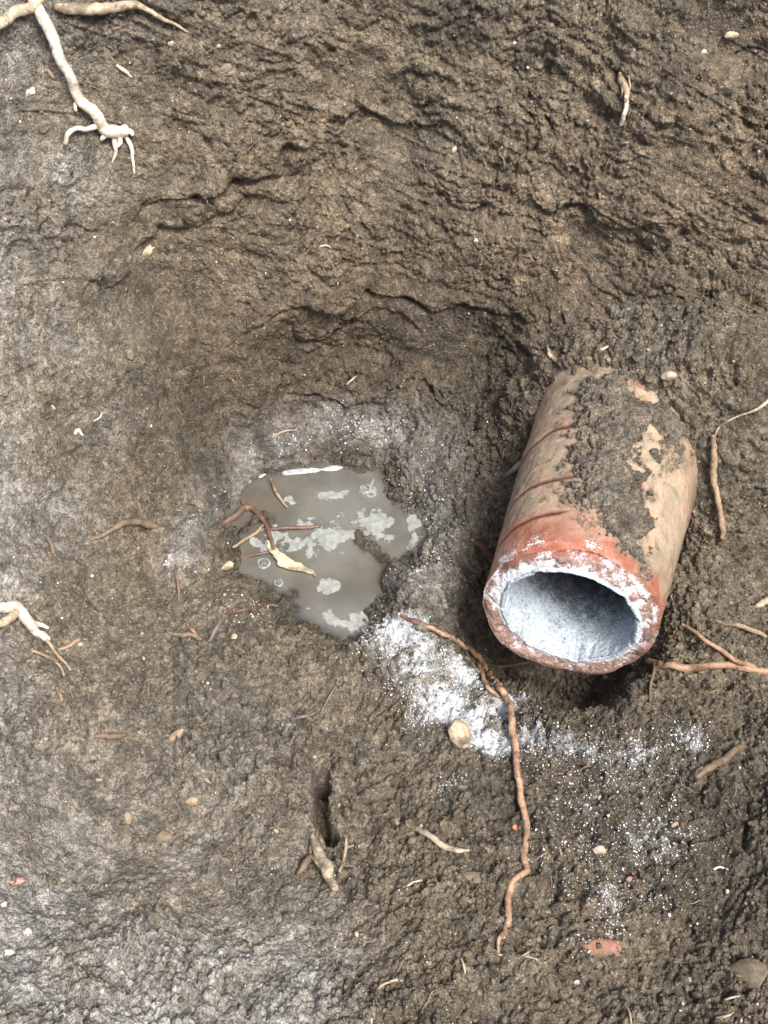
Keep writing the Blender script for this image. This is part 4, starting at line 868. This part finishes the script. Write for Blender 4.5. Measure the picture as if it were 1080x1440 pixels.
th_ = rng.random(nC_) * 6.28; ct, st_ = np.cos(th_)[:, None, None], np.sin(th_)[:, None, None]
V = np.concatenate([V[:, :, :1] * ct - V[:, :, 1:2] * st_, V[:, :, :1] * st_ + V[:, :, 1:2] * ct, V[:, :, 2:] * .75], 2) + P1[idx][:, None] + N1[idx][:, None] * (szc * .12)[:, None, None]
Fq = (CLF[None] + (np.arange(nC_) * len(CLV))[:, None, None]).reshape(-1, 3); z_ = np.zeros(nC_ * len(CLV))
g = mesh_obj('soil_clods', V.reshape(-1, 3), Fq, M['soil'], attrs=dict(tone=np.repeat(rng.uniform(.25, .8, nC_), len(CLV)), wet_shade=np.repeat(wet_shade[idx] * .8, len(CLV)), dry_haze=np.repeat(dry_haze[idx], len(CLV)), white=np.repeat(white[idx] * .5, len(CLV)), ochre=z_))
tag(g, 'small brown clods half sunk in the floor of the pit', 'soil clods', kind='stuff')
Vs, Fs, nv = [], [], 0
for k_ in rng.choice(vis, 330, replace=False):
    if back[k_] > .6 and rng.random() < .6 or axial(P1[k_:k_ + 1])[0]: continue
    n_ = N1[k_]; a_ = np.cross(n_, rng.normal(size=3)); a_ /= np.linalg.norm(a_); b_ = np.cross(n_, a_); L_ = rng.uniform(.006, .020); rr0 = rng.uniform(.00018, .00042); cv = rng.normal() * .9
    t_ = np.linspace(-.5, .5, 9); ctr = P1[k_] + a_ * (t_ * L_)[:, None] + b_ * (cv * (t_ ** 2 - .1) * L_ * .8 + .05 * L_ * np.sin(t_ * 9 + cv))[:, None] + n_ * (.0008 + .0012 * (1 - 4 * t_ ** 2))[:, None]
    q_ = np.linspace(0, 2 * np.pi, 5, endpoint=False); Vs.append((ctr[:, None] + (b_ * np.cos(q_)[:, None] + n_ * np.sin(q_)[:, None])[None] * (rr0 * (1.1 - np.abs(t_) * 1.2))[:, None, None]).reshape(-1, 3)); Fs.append(grid_faces(9, 5, True) + nv); nv += 45
g = mesh_obj('root_fibres', np.concatenate(Vs), np.concatenate(Fs), M['root_tan']); tag(g, 'fine broken root fibres strewn through the soil', 'root fibres', kind='stuff')
m, nt, bs = new_mat('lime'); bs.inputs['Base Color'].default_value = (.80, .82, .84, 1); bs.inputs['Roughness'].default_value = .35; M['lime'] = m
wv_ = white[vis]; pr = np.clip((wv_ - .12), 0, 1) ** 1.2; pr = pr / pr.sum()
idx = rng.choice(vis, 7000, replace=False, p=pr); idx = idx[~axial(P1[idx])]
stray = rng.choice(vis, 800, replace=False); stray = stray[(dry_haze[stray] < .9) & ~axial(P1[stray])]; idx = np.concatenate([idx, stray])  # stray white specks stand in for glints across the floor
sz = np.clip(np.exp(rng.normal(-7.95, .45, len(idx))), .00018, .0011)
g = scatter('lime_flecks', idx, sz, 'lime', None, .5); tag(g, 'white lime flecks and powder scattered below the pipe mouth, with stray specks as glints', 'lime flecks', kind='stuff')
